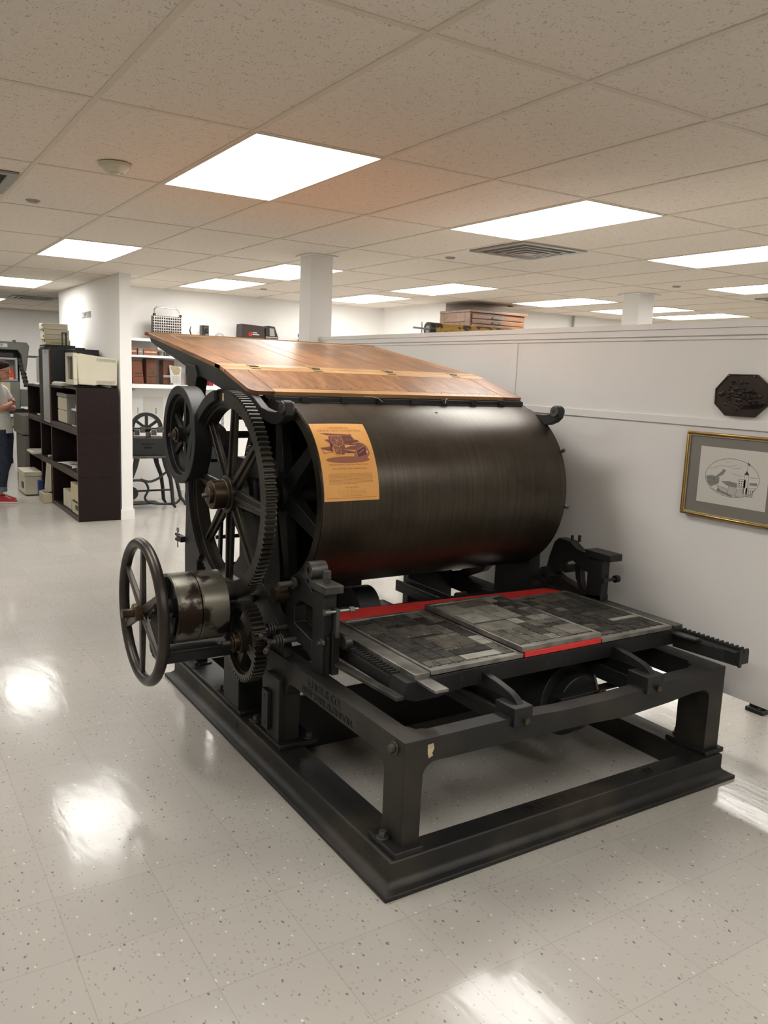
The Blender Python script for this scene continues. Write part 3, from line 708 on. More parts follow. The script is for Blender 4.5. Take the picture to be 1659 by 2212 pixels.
def pulley():
    yc, zc, x0 = 3.857, 1.325, 1.28
    g = MB().ringx(x0, x0+0.085, yc, zc, 0.192, 0.231, n=96).ringx(x0+0.02, x0+0.065, yc, zc, 0.178, 0.194, n=96).build('flywheel', M['iron'], press, 0.003)
    s = MB()
    for k in range(6):
        a = 2*PI*k/6+0.5; c, q = math.cos(a), math.sin(a)
        s.bar((x0+0.04, yc+c*0.025, zc+q*0.025), (x0+0.045, yc+c*0.184, zc+q*0.184), 0.022, 0.018, 0.034, 0.024, (1,0,0))
    s.cyl((x0+0.005, yc, zc), (x0+0.085, yc, zc), 0.035, 24)
    s.build('spokes', M['iron'], g, 0.002)
    MB().cyl((x0-0.012, yc, zc), (x0+0.01, yc, zc), 0.036, 28).cyl((x0-0.022, yc, zc), (x0-0.012, yc, zc), 0.026, 28).build('hub', M['bronze'], g, 0.002)
    MB().cyl((x0-0.045, yc, zc), (x0-0.02, yc, zc), 0.010, 6).build('square_stud', M['steel_dark'], g)
    MB().cyl((x0+0.08, yc, zc), (2.98, yc, zc), 0.018, 16).build('delivery_shaft', M['steel_dark'], press)
    # bracket that holds the shaft on both cheeks
    for x in (1.445, 2.96):
        MB().prism('x', [(3.47, 1.10), (3.80, 1.36), (3.90, 1.385), (4.04, 1.42), (4.04, 1.30), (3.90, 1.275), (3.80, 1.26), (3.47, 0.98)], x, x+0.05).build('shaft_bracket', M['iron'], press, 0.003)
pulley()

def drum_and_wheel():
    yc, zc = 3.30, 0.645
    MB().cyl((0.86, yc, zc), (1.435, yc, zc), 0.017, 20).build('drive_shaft', M['steel_dark'], press)
    for xa, xb in ((1.05, 1.149), (1.153, 1.268)):
        d = MB().ringx(xa, xb, yc, zc, 0.134, 0.147, n=96)
        d.ringx(xa+0.006, xa+0.012, yc, zc, 0.134, 0.1485, n=96)
        d = d.build('belt_pulley', M['drum'], press, 0.001)
        s = MB().cyl((xa+0.01, yc, zc), (xb, yc, zc), 0.04, 24)
        for k in range(5):
            a = 2*PI*k/5; c, q = math.cos(a), math.sin(a)
            s.bar(((xa+xb)/2, yc+c*0.02, zc+q*0.02), ((xa+xb)/2, yc+c*0.137, zc+q*0.137), 0.03, 0.03, 0.03, 0.022, (1,0,0))
        s.ringx((xa+xb)/2-0.004, (xa+xb)/2+0.004, yc, zc, 0.03, 0.136, n=48)
        s.build('pulley_spokes', M['iron'], d)
    R = 0.283; x = 0.946
    pts = [(x, yc+R*math.cos(2*PI*i/96), zc+R*math.sin(2*PI*i/96)) for i in range(96)]
    w = MB().tube(pts, 0.0225, 16, closed=True).build('handwheel', M['wheel'], press)
    s = MB()
    for k in range(6):
        a = 2*PI*k/6+PI/2+0.05; c, q = math.cos(a), math.sin(a)
        s.bar((x, yc+c*0.02, zc+q*0.02), (x, yc+c*(R-0.01), zc+q*(R-0.01)), 0.022, 0.017, 0.038, 0.026, (1,0,0))
    s.build('spokes', M['wheel'], w, 0.004)
    MB().cyl((x-0.04, yc, zc), (x+0.03, yc, zc), 0.036, 28).build('hub', M['bronze'], w, 0.003)
    MB().cyl((x-0.085, yc, zc), (x-0.03, yc, zc), 0.019, 24).build('shaft_nose', M['bronze'], w, 0.003)
    # outboard bearing arm
    b = MB().box(1.00, 1.43, 3.235, 3.365, 0.425, 0.478).box(1.00, 1.40, 3.225, 3.375, 0.470, 0.482)
    b.prism('x', [(3.235, 0.44), (3.215, 0.47), (3.235, 0.60), (3.26, 0.69), (3.34, 0.69), (3.365, 0.60), (3.385, 0.47), (3.365, 0.44)], 0.995, 1.035)
    b.build('bearing_arm', M['iron'], press, 0.005)
drum_and_wheel()

def type_bed():
    b = MB().box(1.655, 2.965, 2.268, 3.12, 0.552, 0.596)
    b.box(1.655, 2.965, 2.262, 2.30, 0.530, 0.5965)
    b.prism('y', [(1.55, 0.533), (1.60, 0.515), (1.70, 0.515), (1.80, 0.530), (1.80, 0.5895), (1.56, 0.5905)], 2.2602, 2.359)
    o = b.build('type_bed', M['iron'], press, 0.002)
    h = MB()
    for x in (1.80, 1.93, 2.22, 2.33, 2.62, 2.75, 2.86): h.cyl((x, 2.2605, 0.562), (x, 2.2625, 0.562), 0.009, 14)
    h.build('bolt_hole', M['ink'], o)
    # side strips flanking the formes
    MB().box(1.598, 1.662, 2.265, 3.05, 0.585, 0.612).build('bed_side_strip', M['chase'], o, 0.0015)
    MB().box(2.968, 3.02, 2.262, 3.42, 0.55, 0.612).build('bed_side_strip', M['steel_dark'], o, 0.0015)
    # racks
    for x0, x1, ya, yb, z in ((1.556, 1.600, 2.36, 3.08, 0.592), (3.004, 3.046, 1.95, 2.60, 0.588)):
        r = MB().box(x0, x1, ya, yb, z-0.058, z-0.010)
        n = int((yb-ya)/0.0235)
        for i in range(n):
            y = ya+i*0.0235
            r.prism('x', [(y, z-0.0105), (y+0.003, z+0.004), (y+0.0105, z+0.004), (y+0.0135, z-0.0105)], x0+(0.004 if x0 < 2 else 0.012), x1)
        r.build('gear_rack', M['iron'], press, 0.001)
    MB().prism('x', [(1.95, 0.517), (1.95, 0.592), (1.975, 0.578), (2.60, 0.578), (2.60, 0.53), (1.975, 0.53)], 2.985, 3.0045).build('rack_arm', M['iron'], press, 0.002)
    MB().prism('z', [(2.962, 2.262), (2.99, 1.97), (3.0, 1.955), (3.004, 2.262)], 0.52, 0.574).build('rack_arm', M['iron'], press, 0.002)
    MB().box(2.945, 2.985, 2.14, 2.275, 0.578, 0.588).build('steel_strip', M['steel_dark'], press, 0.001)
    MB().box(1.602, 1.658, 2.148, 2.30, 0.583, 0.594).build('steel_strip', M['steel'], press, 0.001)
    MB().bar((1.538, 2.262, 0.536), (1.505, 2.92, 0.530), 0.034, 0.034, 0.014, 0.014, (1,0,0)).build('guide_bar', M['steel_dark'], press, 0.001)
    # tracks and their front blocks
    for xa, xb in ((1.862, 1.958), (2.542, 2.650)):
        xc = (xa+xb)/2
        t = MB().box(xc-0.045, xc+0.045, 2.10, 3.855, 0.430, 0.468).box(xc-0.045, xc-0.030, 2.10, 3.855, 0.468, 0.492).box(xc+0.030, xc+0.045, 2.10, 3.855, 0.468, 0.492)
        t.build('bed_track', M['iron'], press, 0.002)
        k = MB().box(xa, xb-0.012, 2.034, 2.14, 0.452, 0.522).build('track_block', M['iron'], press, 0.003)
        MB().cyl((xc+0.002, 2.034, 0.472), (xc+0.002, 2.020, 0.472), 0.013, 6).build('bolt', M['bronze'], k, 0.0008)
        prof = [(2.36, 0.53), (2.34, 0.552), (2.20, 0.548), (2.135, 0.572-0.03), (2.10, 0.53), (2.085, 0.505)]
        outer = [(2.40, 0.585), (2.30, 0.580), (2.18, 0.566), (2.11, 0.553), (2.078, 0.540), (2.058, 0.522), (2.056, 0.500)]
        inner = [(2.095, 0.500), (2.100, 0.512), (2.13, 0.524), (2.20, 0.522), (2.30, 0.510), (2.40, 0.505)]
        s = MB().prism('x', outer+inner, xc-0.014, xc+0.014)
        s.box(xc-0.020, xc+0.020, 2.045, 2.115, 0.497, 0.506)
        s.box(xc-0.006, xc+0.006, 2.09, 2.40, 0.47, 0.53)
        s.build('bed_stop', M['iron'], press, 0.003)
        for y in (2.45, 2.75, 3.05, 3.3): MB().cyl((xc-0.028, y, 0.520), (xc+0.028, y, 0.520), 0.030, 20).build('bed_roller', M['steel_dark'], press)
    # crank disc behind the front rail and its clamp
    c = MB().cyl((2.46, 2.30, 0.335), (2.46, 2.36, 0.335), 0.118, 48).build('crank_disc', M['iron'], press, 0.004)
    MB().ringx(0, 0.001, 0, 0, 0.1, 0.101, n=8) if False else None
    MB().cyl((2.46, 2.36, 0.335), (2.46, 2.98, 0.335), 0.16, 40).cyl((2.46, 2.98, 0.335), (2.46, 3.86, 0.335), 0.05, 24).build('crank_drum', M['iron'], press, 0.004)
    k = MB().cyl((2.515, 2.30, 0.395), (2.515, 2.225, 0.388), 0.016, 14).cyl((2.515, 2.245, 0.39), (2.515, 2.232, 0.389), 0.026, 6).build('clamp_screw', M['bronze'], press, 0.001)
    MB().cyl((2.505, 2.25, 0.40), (2.50, 2.27, 0.462), 0.005, 8).cyl((2.522, 2.23, 0.392), (2.535, 2.215, 0.372), 0.008, 8).build('cotter_pin', M['steel'], k)
    MB().box(2.30, 2.66, 2.25, 2.30, 0.395, 0.402).build('ledge', M['iron'], press, 0.002)
type_bed()

def brackets():
    # near-side ink and bearer bracket, (y,z) castings on the side rail
    x0, x1 = 1.462, 1.520
    b = MB()
    b.prism('x', [(2.70, 0.484), (2.70, 0.812), (2.79, 0.812), (2.79, 0.484)], x0, x1)                 # upright
    b.prism('x', [(2.79, 0.79), (2.86, 0.835), (2.93, 0.845), (2.99, 0.81), (3.03, 0.72), (3.03, 0.60), (3.10, 0.58), (3.20, 0.62), (3.20, 0.485), (3.16, 0.485), (3.10, 0.53), (3.0, 0.555), (2.86, 0.555), (2.79, 0.52), (2.79, 0.60), (2.95, 0.63), (2.95, 0.70), (2.90, 0.735), (2.79, 0.735)], x0, x1)
    b.build('bearer_bracket', M['iron'], press, 0.004)
    k = MB().box(x0-0.012, x1+0.010, 2.665, 2.805, 0.815, 0.846).build('cap_block', M['steel_dark'], press, 0.003)
    MB().cyl((1.492, 2.735, 0.846), (1.492, 2.735, 0.865), 0.010, 12).cyl((1.492, 2.735, 0.862), (1.492, 2.735, 0.892), 0.018, 6).build('cap_bolt', M['steel_dark'], k, 0.001)
    c = MB().ringx(1.462, 1.535, 2.838, 0.872, 0.014, 0.037, n=32).build('roller_socket', M['steel_dark'], press, 0.002)
    # pinion and toothed quadrant inside the bracket
    MB().gearx(1.50, 1.53, 2.86, 0.665, 0.02, 0.040, 0.052, 16).cyl((1.50, 2.86, 0.665), (1.545, 2.86, 0.665), 0.022, 16).build('ink_pinion', M['gear'], press)
    # slide bars in front
    MB().box(1.492, 1.522, 2.672, 2.698, 0.49, 0.66).build('slide_bar', M['wheel'], press, 0.002)
    MB().box(1.500, 1.516, 2.664, 2.690, 0.64, 0.755).build('slide_bar', M['steel_dark'], press, 0.002)
    MB().box(1.475, 1.49, 2.69, 2.705, 0.485, 0.64).build('slide_bar', M['iron'], press, 0.001)
    MB().cyl((1.452, 2.70, 0.618), (1.466, 2.70, 0.618), 0.017, 6).cyl((1.44, 2.70, 0.618), (1.453, 2.70, 0.618), 0.009, 12).build('lock_nut', M['steel_dark'], press, 0.001)
    MB().cyl((1.53, 2.66, 0.62), (1.56, 2.66, 0.62), 0.026, 24).build('guide_roller', M['steel_dark'], press, 0.002)
    MB().cyl((1.450, 2.672, 0.745), (1.475, 2.672, 0.745), 0.013, 20).cyl((1.475, 2.672, 0.745), (1.60, 2.672, 0.745), 0.006, 10).cyl((1.56, 2.672, 0.745), (1.58, 2.672, 0.745), 0.012, 6).build('set_screw', M['steel'], press, 0.0008)
    MB().cyl((1.38, 2.93, 0.80), (1.462, 2.93, 0.80), 0.013, 14).cyl((1.44, 2.93, 0.80), (1.455, 2.93, 0.80), 0.024, 6).build('stud', M['steel_dark'], press, 0.001)
    MB().cyl((1.40, 3.02, 0.735), (1.46, 3.02, 0.735), 0.034, 24).cyl((1.396, 3.02, 0.735), (1.40, 3.02, 0.735), 0.012, 12).build('idler', M['bronze'], press, 0.001)
    # two wing screws with springs
    for y, z in ((3.01, 0.595), (2.93, 0.565)):
        s = MB()
        for i in range(3): s.cyl((1.372+i*0.010, y, z), (1.377+i*0.010, y, z), 0.027+0.002*i, 20)
        s.cyl((1.33, y, z), (1.465, y, z), 0.011, 12).build('spring', M['steel_dark'], press)
        w = MB().cyl((1.330, y, z), (1.352, y, z), 0.017, 14).ball((1.318, y-0.035, z-0.018), 0.015).ball((1.325, y+0.034, z+0.020), 0.015)
        w.tube([(1.322, y-0.034, z-0.018), (1.340, y-0.014, z-0.006), (1.340, y+0.014, z+0.008), (1.327, y+0.034, z+0.020)], 0.009, 8)
        w.build('wing_screw', M['wheel'], press)
    # rising bracket web between rail and cheek
    MB().prism('x', [(2.95, 0.484), (3.02, 0.60), (3.18, 0.74), (3.22, 0.74), (3.22, 0.484)], 1.425, 1.47).build('cheek_web', M['iron'], press, 0.004)

    # far-side bracket
    x0, x1 = 2.972, 3.022
    b = MB()
    b.prism('x', [(2.705, 0.60), (2.705, 0.815), (2.80, 0.815), (2.80, 0.60)], x0, x1)
    b.prism('x', [(2.80, 0.825), (2.88, 0.832), (2.93, 0.862), (3.01, 0.865), (3.04, 0.84), (3.07, 0.76), (3.085, 0.70), (3.05, 0.68), (2.99, 0.69), (2.98, 0.74), (2.91, 0.77), (2.83, 0.735), (2.80, 0.73)], x0, x1)
    b.prism('x', [(2.70, 0.484), (2.70, 0.64), (2.80, 0.625), (2.98, 0.665), (3.06, 0.70), (3.12, 0.66), (3.20, 0.62), (3.20, 0.484)], x0, x1)
    b.prism('x', [(2.855, 0.745), (2.90, 0.75), (2.885, 0.68), (2.855, 0.632), (2.825, 0.63), (2.845, 0.68)], x0+0.01, x1-0.01)
    b.build('bearer_bracket', M['iron'], press, 0.004)
    MB().box(x0-0.012, x1+0.022, 2.652, 2.815, 0.812, 0.846).build('cap_block', M['iron'], press, 0.003)
    MB().cyl((2.995, 2.94, 0.865), (2.995, 2.94, 0.888), 0.008, 10).cyl((3.01, 2.905, 0.86), (3.01, 2.905, 0.893), 0.008, 10).build('oil_cup', M['iron'], press)
    MB().cyl((2.95, 2.93, 0.722), (3.03, 2.93, 0.722), 0.020, 16).build('stud', M['iron'], press, 0.001)
    MB().gearx(2.92, 2.968, 3.05, 0.665, 0.015, 0.034, 0.044, 16).build('ink_pinion', M['iron'], press)
    MB().cyl((2.965, 2.69, 0.715), (3.045, 2.69, 0.715), 0.008, 12).cyl((3.045, 2.69, 0.715), (3.068, 2.69, 0.715), 0.018, 16).cyl((2.960, 2.69, 0.715), (2.972, 2.69, 0.715), 0.016, 6).build('set_screw', M['iron'], press)
brackets()

def feed_board():
    # board surface (y,z): lower leaf steeper than the upper leaf
    P0, P1, P2 = (3.352, 1.553), (3.715, 1.658), (4.862, 1.833)
    def leaf(pa, pb, strips, th, m, name, parent):
        b = MB(); ang = math.atan2(pb[1]-pa[1], pb[0]-pa[0]); Lh = math.hypot(pb[0]-pa[0], pb[1]-pa[1])
        for xa, xb, s0, s1, h in strips:
            q = []
            for s in (s0*Lh, s1*Lh):
                for t in (0, -th):
                    q.append((pa[0]+s*math.cos(ang)-(t+h)*math.sin(ang), pa[1]+s*math.sin(ang)+(t+h)*math.cos(ang)))
            b.prism('x', [q[0], q[2], q[3], q[1]], xa, xb)
        return b.build(name, m, parent, 0.0012)
    fb = MB()
    arm = [(4.84, 1.812), (3.715, 1.640), (3.36, 1.537), (3.31, 1.513), (3.255, 1.488), (3.19, 1.478), (3.12, 1.476), (3.078, 1.483)]
    arm += fillet(3.045, 1.497, 0.030, -0.2+0.9, PI-0.2, 8)
    arm += [(3.018, 1.468), (3.045, 1.445), (3.09, 1.428), (3.15, 1.424), (3.24, 1.440), (3.36, 1.468), (3.62, 1.533), (4.05, 1.612), (4.30, 1.668), (4.74, 1.760), (4.82, 1.785)]
    for k, x0 in enumerate((1.438, 2.915)):
        a = MB().prism('x', arm, x0, x0+0.036)
        a = a.build('board_arm', M['iron'], press, 0.003)
        MB().cyl((x0-0.008, 3.045, 1.497), (x0+0.044, 3.045, 1.497), 0.026, 24).build('boss', M['steel_dark'], a, 0.002)
        MB().cyl((x0-0.0085, 3.045, 1.497), (x0-0.0075, 3.045, 1.497), 0.010, 16).build('boss_hole', M['ink'], a)
    g = 0.0018
    XL, XR = 1.432, 2.962
    up = [(XL, 1.548-g, 0, 1, 0), (1.548+g, 1.965-g, 0.0, 0.93, 0), (1.965+g, 2.075-g, 0, 0.93, 0), (2.075+g, 2.45-g, 0, 0.93, 0), (2.45+g*0.3, 2.845-g, 0, 0.93, 0), (2.845+g, XR, 0, 1, 0)]
    u = leaf(P1, P2, up, 0.020, M['wood'], 'upper_leaf', press)
    leaf(P1, P2, [(1.548+g, 2.845-g, 0.932, 1.0, 0), ], 0.020, M['wood_x'], 'end_rail', u)
    leaf(P1, P2, [(XL-0.012, XR+0.004, 1.0, 1.008, 0.003)], 0.020, M['wood'], 'rounded_lip', u)
    # hinge rails
    leaf(P1, P2, [(XL, XR, -0.002, 0.058, 0.0006)], 0.020, M['wood_x'], 'hinge_rail', u)
    lo = [(XL+0.12, 1.60, 0.10, 0.84, 0), (1.60+g, 2.28-g, 0.10, 0.84, 0), (2.28+g, 2.40-g, 0.10, 0.84, 0), (2.40+g, 2.86-g, 0.10, 0.84, 0)]
    l = leaf(P0, P1, [(XL+0.115, 2.28-g, 0.13, 0.845, 0), (2.28+g, 2.385-g, 0.13, 0.845, 0), (2.385+g, 2.845-g, 0.13, 0.845, 0), (2.845+g, XR, 0.0, 0.845, 0)], 0.018, M['wood'], 'lower_leaf', press)
    leaf(P0, P1, [(XL+0.115, 2.845-g, 0.0, 0.125, 0)], 0.018, M['wood_x'], 'front_rail', l)
    leaf(P0, P1, [(XL, XR, 0.855, 0.992, 0)], 0.018, M['wood_x'], 'hinge_rail', l)
    # near corner of the lower leaf is clipped round
    ang = math.atan2(P1[1]-P0[1], P1[0]-P0[0]); Lh = math.hypot(P1[0]-P0[0], P1[1]-P0[1])
    c = MB()
    pts = [(XL+0.112, 0.0), (XL+0.04, 0.0)] + [(XL+0.04-0.04*math.sin(t*PI/12), 0.05-0.05*math.cos(t*PI/12)) for t in range(1, 7)] + [(XL, 0.845*Lh), (XL+0.112, 0.845*Lh)]
    def T(p, t): return (p[0], P0[0]+p[1]*math.cos(ang)-t*math.sin(ang), P0[1]+p[1]*math.sin(ang)+t*math.cos(ang))
    A = [c.bm.verts.new(T(p, 0)) for p in pts]; B = [c.bm.verts.new(T(p, -0.018)) for p in pts]
    c.bm.faces.new(A); c.bm.faces.new(B[::-1])
    for i in range(len(pts)): c.bm.faces.new((A[i], B[i], B[(i+1)%len(pts)], A[(i+1)%len(pts)]))
    c.build('corner_board', M['wood'], l, 0.001)
    # iron edging under the front
    e = MB().bar((XL+0.07, P0[0]+0.016, P0[1]-0.023), (XR+0.004, P0[0]+0.016, P0[1]-0.023), 0.030, 0.030, 0.012, 0.012, (0,1,0))
    e.build('front_edging', M['black_plastic'], l)
    # brass hinges
    for x in (1.60, 1.93, 2.36, 2.78):
        h = MB()
        for s in (-0.036, 0.024):
            yy = P1[0]+s
            zz = P1[1]+s*(0.289 if s < 0 else 0.1526)
            h.bar((x-0.024, yy+0.006, zz+0.0022), (x+0.024, yy+0.006, zz+0.0022), 0.018, 0.018, 0.0015, 0.0015, (0, 1, 0.22))
        h.cyl((x-0.022, P1[0]-0.002, P1[1]+0.0015), (x+0.022, P1[0]-0.002, P1[1]+0.0015), 0.0038, 10)
        h.build('hinge', M['old_brass'], press)
    n = MB()
    for i in range(13):
        x = 1.60+i*0.062; s = 0.20+0.05*math.sin(i*2.1)
        n.cyl(T((x, s*Lh), 0), T((x, s*Lh), 0.0008), 0.0035, 8)
    for i in range(9):
        x = 2.42+i*0.048; n.cyl(T((x, 0.09*Lh), 0), T((x, 0.09*Lh), 0.0008), 0.0032, 8)
    n.build('nail_hole', M['ink'], l)
    # gripper rod and guides between board and cylinder
    MB().box(1.52, 2.93, 3.298, 3.312, 1.5125, 1.532).build('gripper_bar', M['iron'], press, 0.001)
    MB().cyl((1.47, 3.455, 1.522), (2.95, 3.455, 1.522), 0.009, 12).build('gripper_rod', M['steel_dark'], press)
    for i, x in enumerate((1.66, 1.86, 2.05, 2.24, 2.42, 2.60, 2.78)):
        MB().box(x-0.016, x+0.016, 3.286, 3.298, 1.5085, 1.538).build('gripper', M['iron'], press, 0.001)
    for x, s in ((2.02, 1), (2.44, -1)):
        pts = [(x-0.03*s, 3.335, 1.540), (x, 3.305, 1.541), (x+0.018*s, 3.285, 1.534), (x+0.03*s, 3.270, 1.520)]
        b = MB()
        for i in range(3): b.bar(pts[i], pts[i+1], 0.014, 0.014, 0.0008, 0.0008, (0.5, 0.8, 0))
        b.build('gripper_tape', M['paper'], press, label='curled white paper tape')
feed_board()

def innards():
    # inking rollers and rods behind the cylinder
    for n, y, z, r in (('ink_roller', 3.93, 0.80, 0.045), ('ink_roller', 3.86, 0.93, 0.035), ('delivery_roller', 4.02, 1.18, 0.03), ('cross_rod', 3.66, 1.42, 0.014), ('cross_rod', 4.07, 0.62, 0.02)):
        MB().cyl((1.50, y, z), (2.97, y, z), 0.010, 12).cyl((1.70, y, z), (2.90, y, z), r, 24).build(n, M['iron'], press)
    MB().box(1.72, 2.96, 3.98, 4.12, 0.88, 0.96).build('ink_fountain', M['iron'], press, 0.004)
    # cam and rods seen through the spokes
    MB().cyl((1.52, 3.70, 1.03), (1.535, 3.70, 1.03), 0.075, 32).build('cam', M['iron'], press, 0.002)
    MB().bar((1.425, 3.70, 0.50), (1.425, 3.64, 1.30), 0.014, 0.014, 0.03, 0.022, (1,0,0)).build('connecting_rod', M['iron'], press, 0.002)
    # black hanging drum between the bed tracks
    MB().cyl((1.98, 3.40, 0.50), (2.10, 3.40, 0.50), 0.115, 36).build('bed_gear_drum', M['iron'], press, 0.004)
    # clevis pin with ring on the rear post
    c = MB().box(1.395, 1.425, 4.165, 4.235, 0.735, 0.765).box(1.40, 1.415, 4.225, 4.275, 0.755, 0.768).box(1.40, 1.415, 4.225, 4.275, 0.728, 0.741).build('clevis', M['iron'], press, 0.002)
    pts = [(1.408, 4.25+0.012*math.cos(2*PI*i/16), 0.787+0.012*math.sin(2*PI*i/16)) for i in range(16)]
    MB().tube(pts, 0.0025, 6, closed=True).cyl((1.408, 4.25, 0.775), (1.408, 4.25, 0.692), 0.003, 8).build('ring_pin', M['steel_dark'], c)
innards()

# ---------------------------------------------------------------- red boards and type formes on the bed
t = thing('red_board', 'thin flat red board lying across the press bed behind and under the formes', 'board', (2.3, 2.8, 0.597))
MB().prism('z', [(1.735, 3.118), (2.12, 3.09), (2.118, 2.30), (1.69, 2.30), (1.69, 2.98)], 0.5972, 0.6002).build('board_sheet', M['red'], t)
MB().prism('z', [(2.123, 3.09), (2.93, 3.035), (2.958, 2.99), (2.955, 2.30), (2.121, 2.30)], 0.5972, 0.6002).build('board_sheet', M['red'], t)
mid = tag(MB().box(2.100, 2.508, 2.258, 2.93, 0.6005, 0.6225).build('red_block', M['red'], None, 0.002), 'thick bright red board raising the middle type forme', 'board')

def forme(x0, x1, y0, y1, z, label, seed, mats, hh=0.018):
    rnd = random.Random(seed)
    t = thing('type_forme', label, 'type forme', ((x0+x1)/2, (y0+y1)/2, z), 'newspaper type formes on the press bed')
    w = 0.022
    c = MB().box(x0, x1, y0, y0+w*1.2, z, z+hh).box(x0, x1, y1-w, y1, z, z+hh).box(x0, x0+w*0.6, y0+w*1.2, y1-w, z, z+hh).box(x1-w*0.6, x1, y0+w*1.2, y1-w, z, z+hh)
    c.build('chase', M['chase'], t, 0.0015)
    MB().box(x0+w*0.6, x1-w*0.6, y0+w*1.2, y1-w, z, z+hh*0.55).build('furniture', M['lead_dark'], t)
    ym = y0+(y1-y0)*0.5
    ix0, ix1 = x0+w*0.6+0.003, x1-w*0.6-0.003
    ncol = 7; cw = (ix1-ix0)/ncol
    # wedges (quoins) along the near rail
    q = MB()
    for i in range(9):
        xx = ix0+0.01+i*(ix1-ix0-0.03)/8.6
        q.prism('z', [(xx, y0+w*1.2+0.001), (xx+0.028, y0+w*1.2+0.001), (xx+0.028, y0+w*1.2+0.007), (xx, y0+w*1.2+0.011)], z+hh*0.5, z+hh*0.9)
    q.build('quoin', M['lead'], t)
    for ya, yb in ((y0+w*1.2+0.013, ym-0.003), (ym+0.003, y1-w-0.003)):
        MB().box(ix0, ix1, yb-0.0015, yb, z+hh*0.5, z+hh*1.02).build('column_rule', M['steel'], t) if rnd.random() < 0.7 else None
        i = 0
        while i < ncol:
            span = rnd.choice((1, 1, 2, 2, 3)); span = min(span, ncol-i)
            xa, xb = ix0+i*cw+0.001, ix0+(i+span)*cw-0.001
            y = ya
            while y < yb-0.012:
                h = min(rnd.choice((0.03, 0.05, 0.08, 0.12)), yb-0.004-y)
                if yb-y-h < 0.02: h = yb-0.004-y
                kind = rnd.random(); m = M[rnd.choice(mats)]; top = z+hh*rnd.uniform(0.93, 1.03)
                b = MB()
                if kind < 0.16:      # a picture plate
                    b.box(xa, xb, y, y+h-0.002, z+hh*0.5, top)
                    nm = 'picture_plate'; m = M['lead_light'] if rnd.random() < 0.4 else m
                else:                 # slugs of text, line by line
                    b.box(xa, xb, y, y+h-0.002, z+hh*0.5, top-0.0042)
                    p = rnd.choice((0.0050, 0.0065, 0.0090)); k = y+0.001
                    if kind < 0.82:
                        for cc in range(span):
                            ca, cb = xa+cc*cw+0.001, xa+(cc+1)*cw-0.003; k = y+0.001
                            while k < y+h-0.003:
                                e = cb-(rnd.random()*0.4*cw if rnd.random() < 0.25 else 0)
                                b.box(ca, min(e, xb), k, k+p*0.55, top-0.0042, top-rnd.random()*0.0006); k += p
                    else:
                        k = xa+0.001
                        while k < xb-0.004:
                            b.box(k, k+p*0.5, y+rnd.random()*0.01, y+h-0.003-rnd.random()*0.015, top-0.0042, top); k += p*1.3
                    nm = 'type_block'
                b.build(nm, m, t, smooth=False)
                y += h
            i += span
    return t
forme(1.664, 2.094, 2.262, 2.925, 0.6003, 'dark newspaper forme beside the toothed rack, lying flat on the press bed', 3, ['lead_dark', 'lead_dark', 'lead', 'lead'])
forme(2.088, 2.512, 2.262, 2.915, 0.6226, 'light metal newspaper forme raised in the middle on the thick red board', 11, ['lead', 'lead', 'lead_light', 'lead_dark'], 0.020)
forme(2.514, 2.942, 2.258, 2.905, 0.6003, 'blackest newspaper forme at the wall side of the press bed', 23, ['lead_dark', 'lead_dark', 'lead_dark', 'lead'])

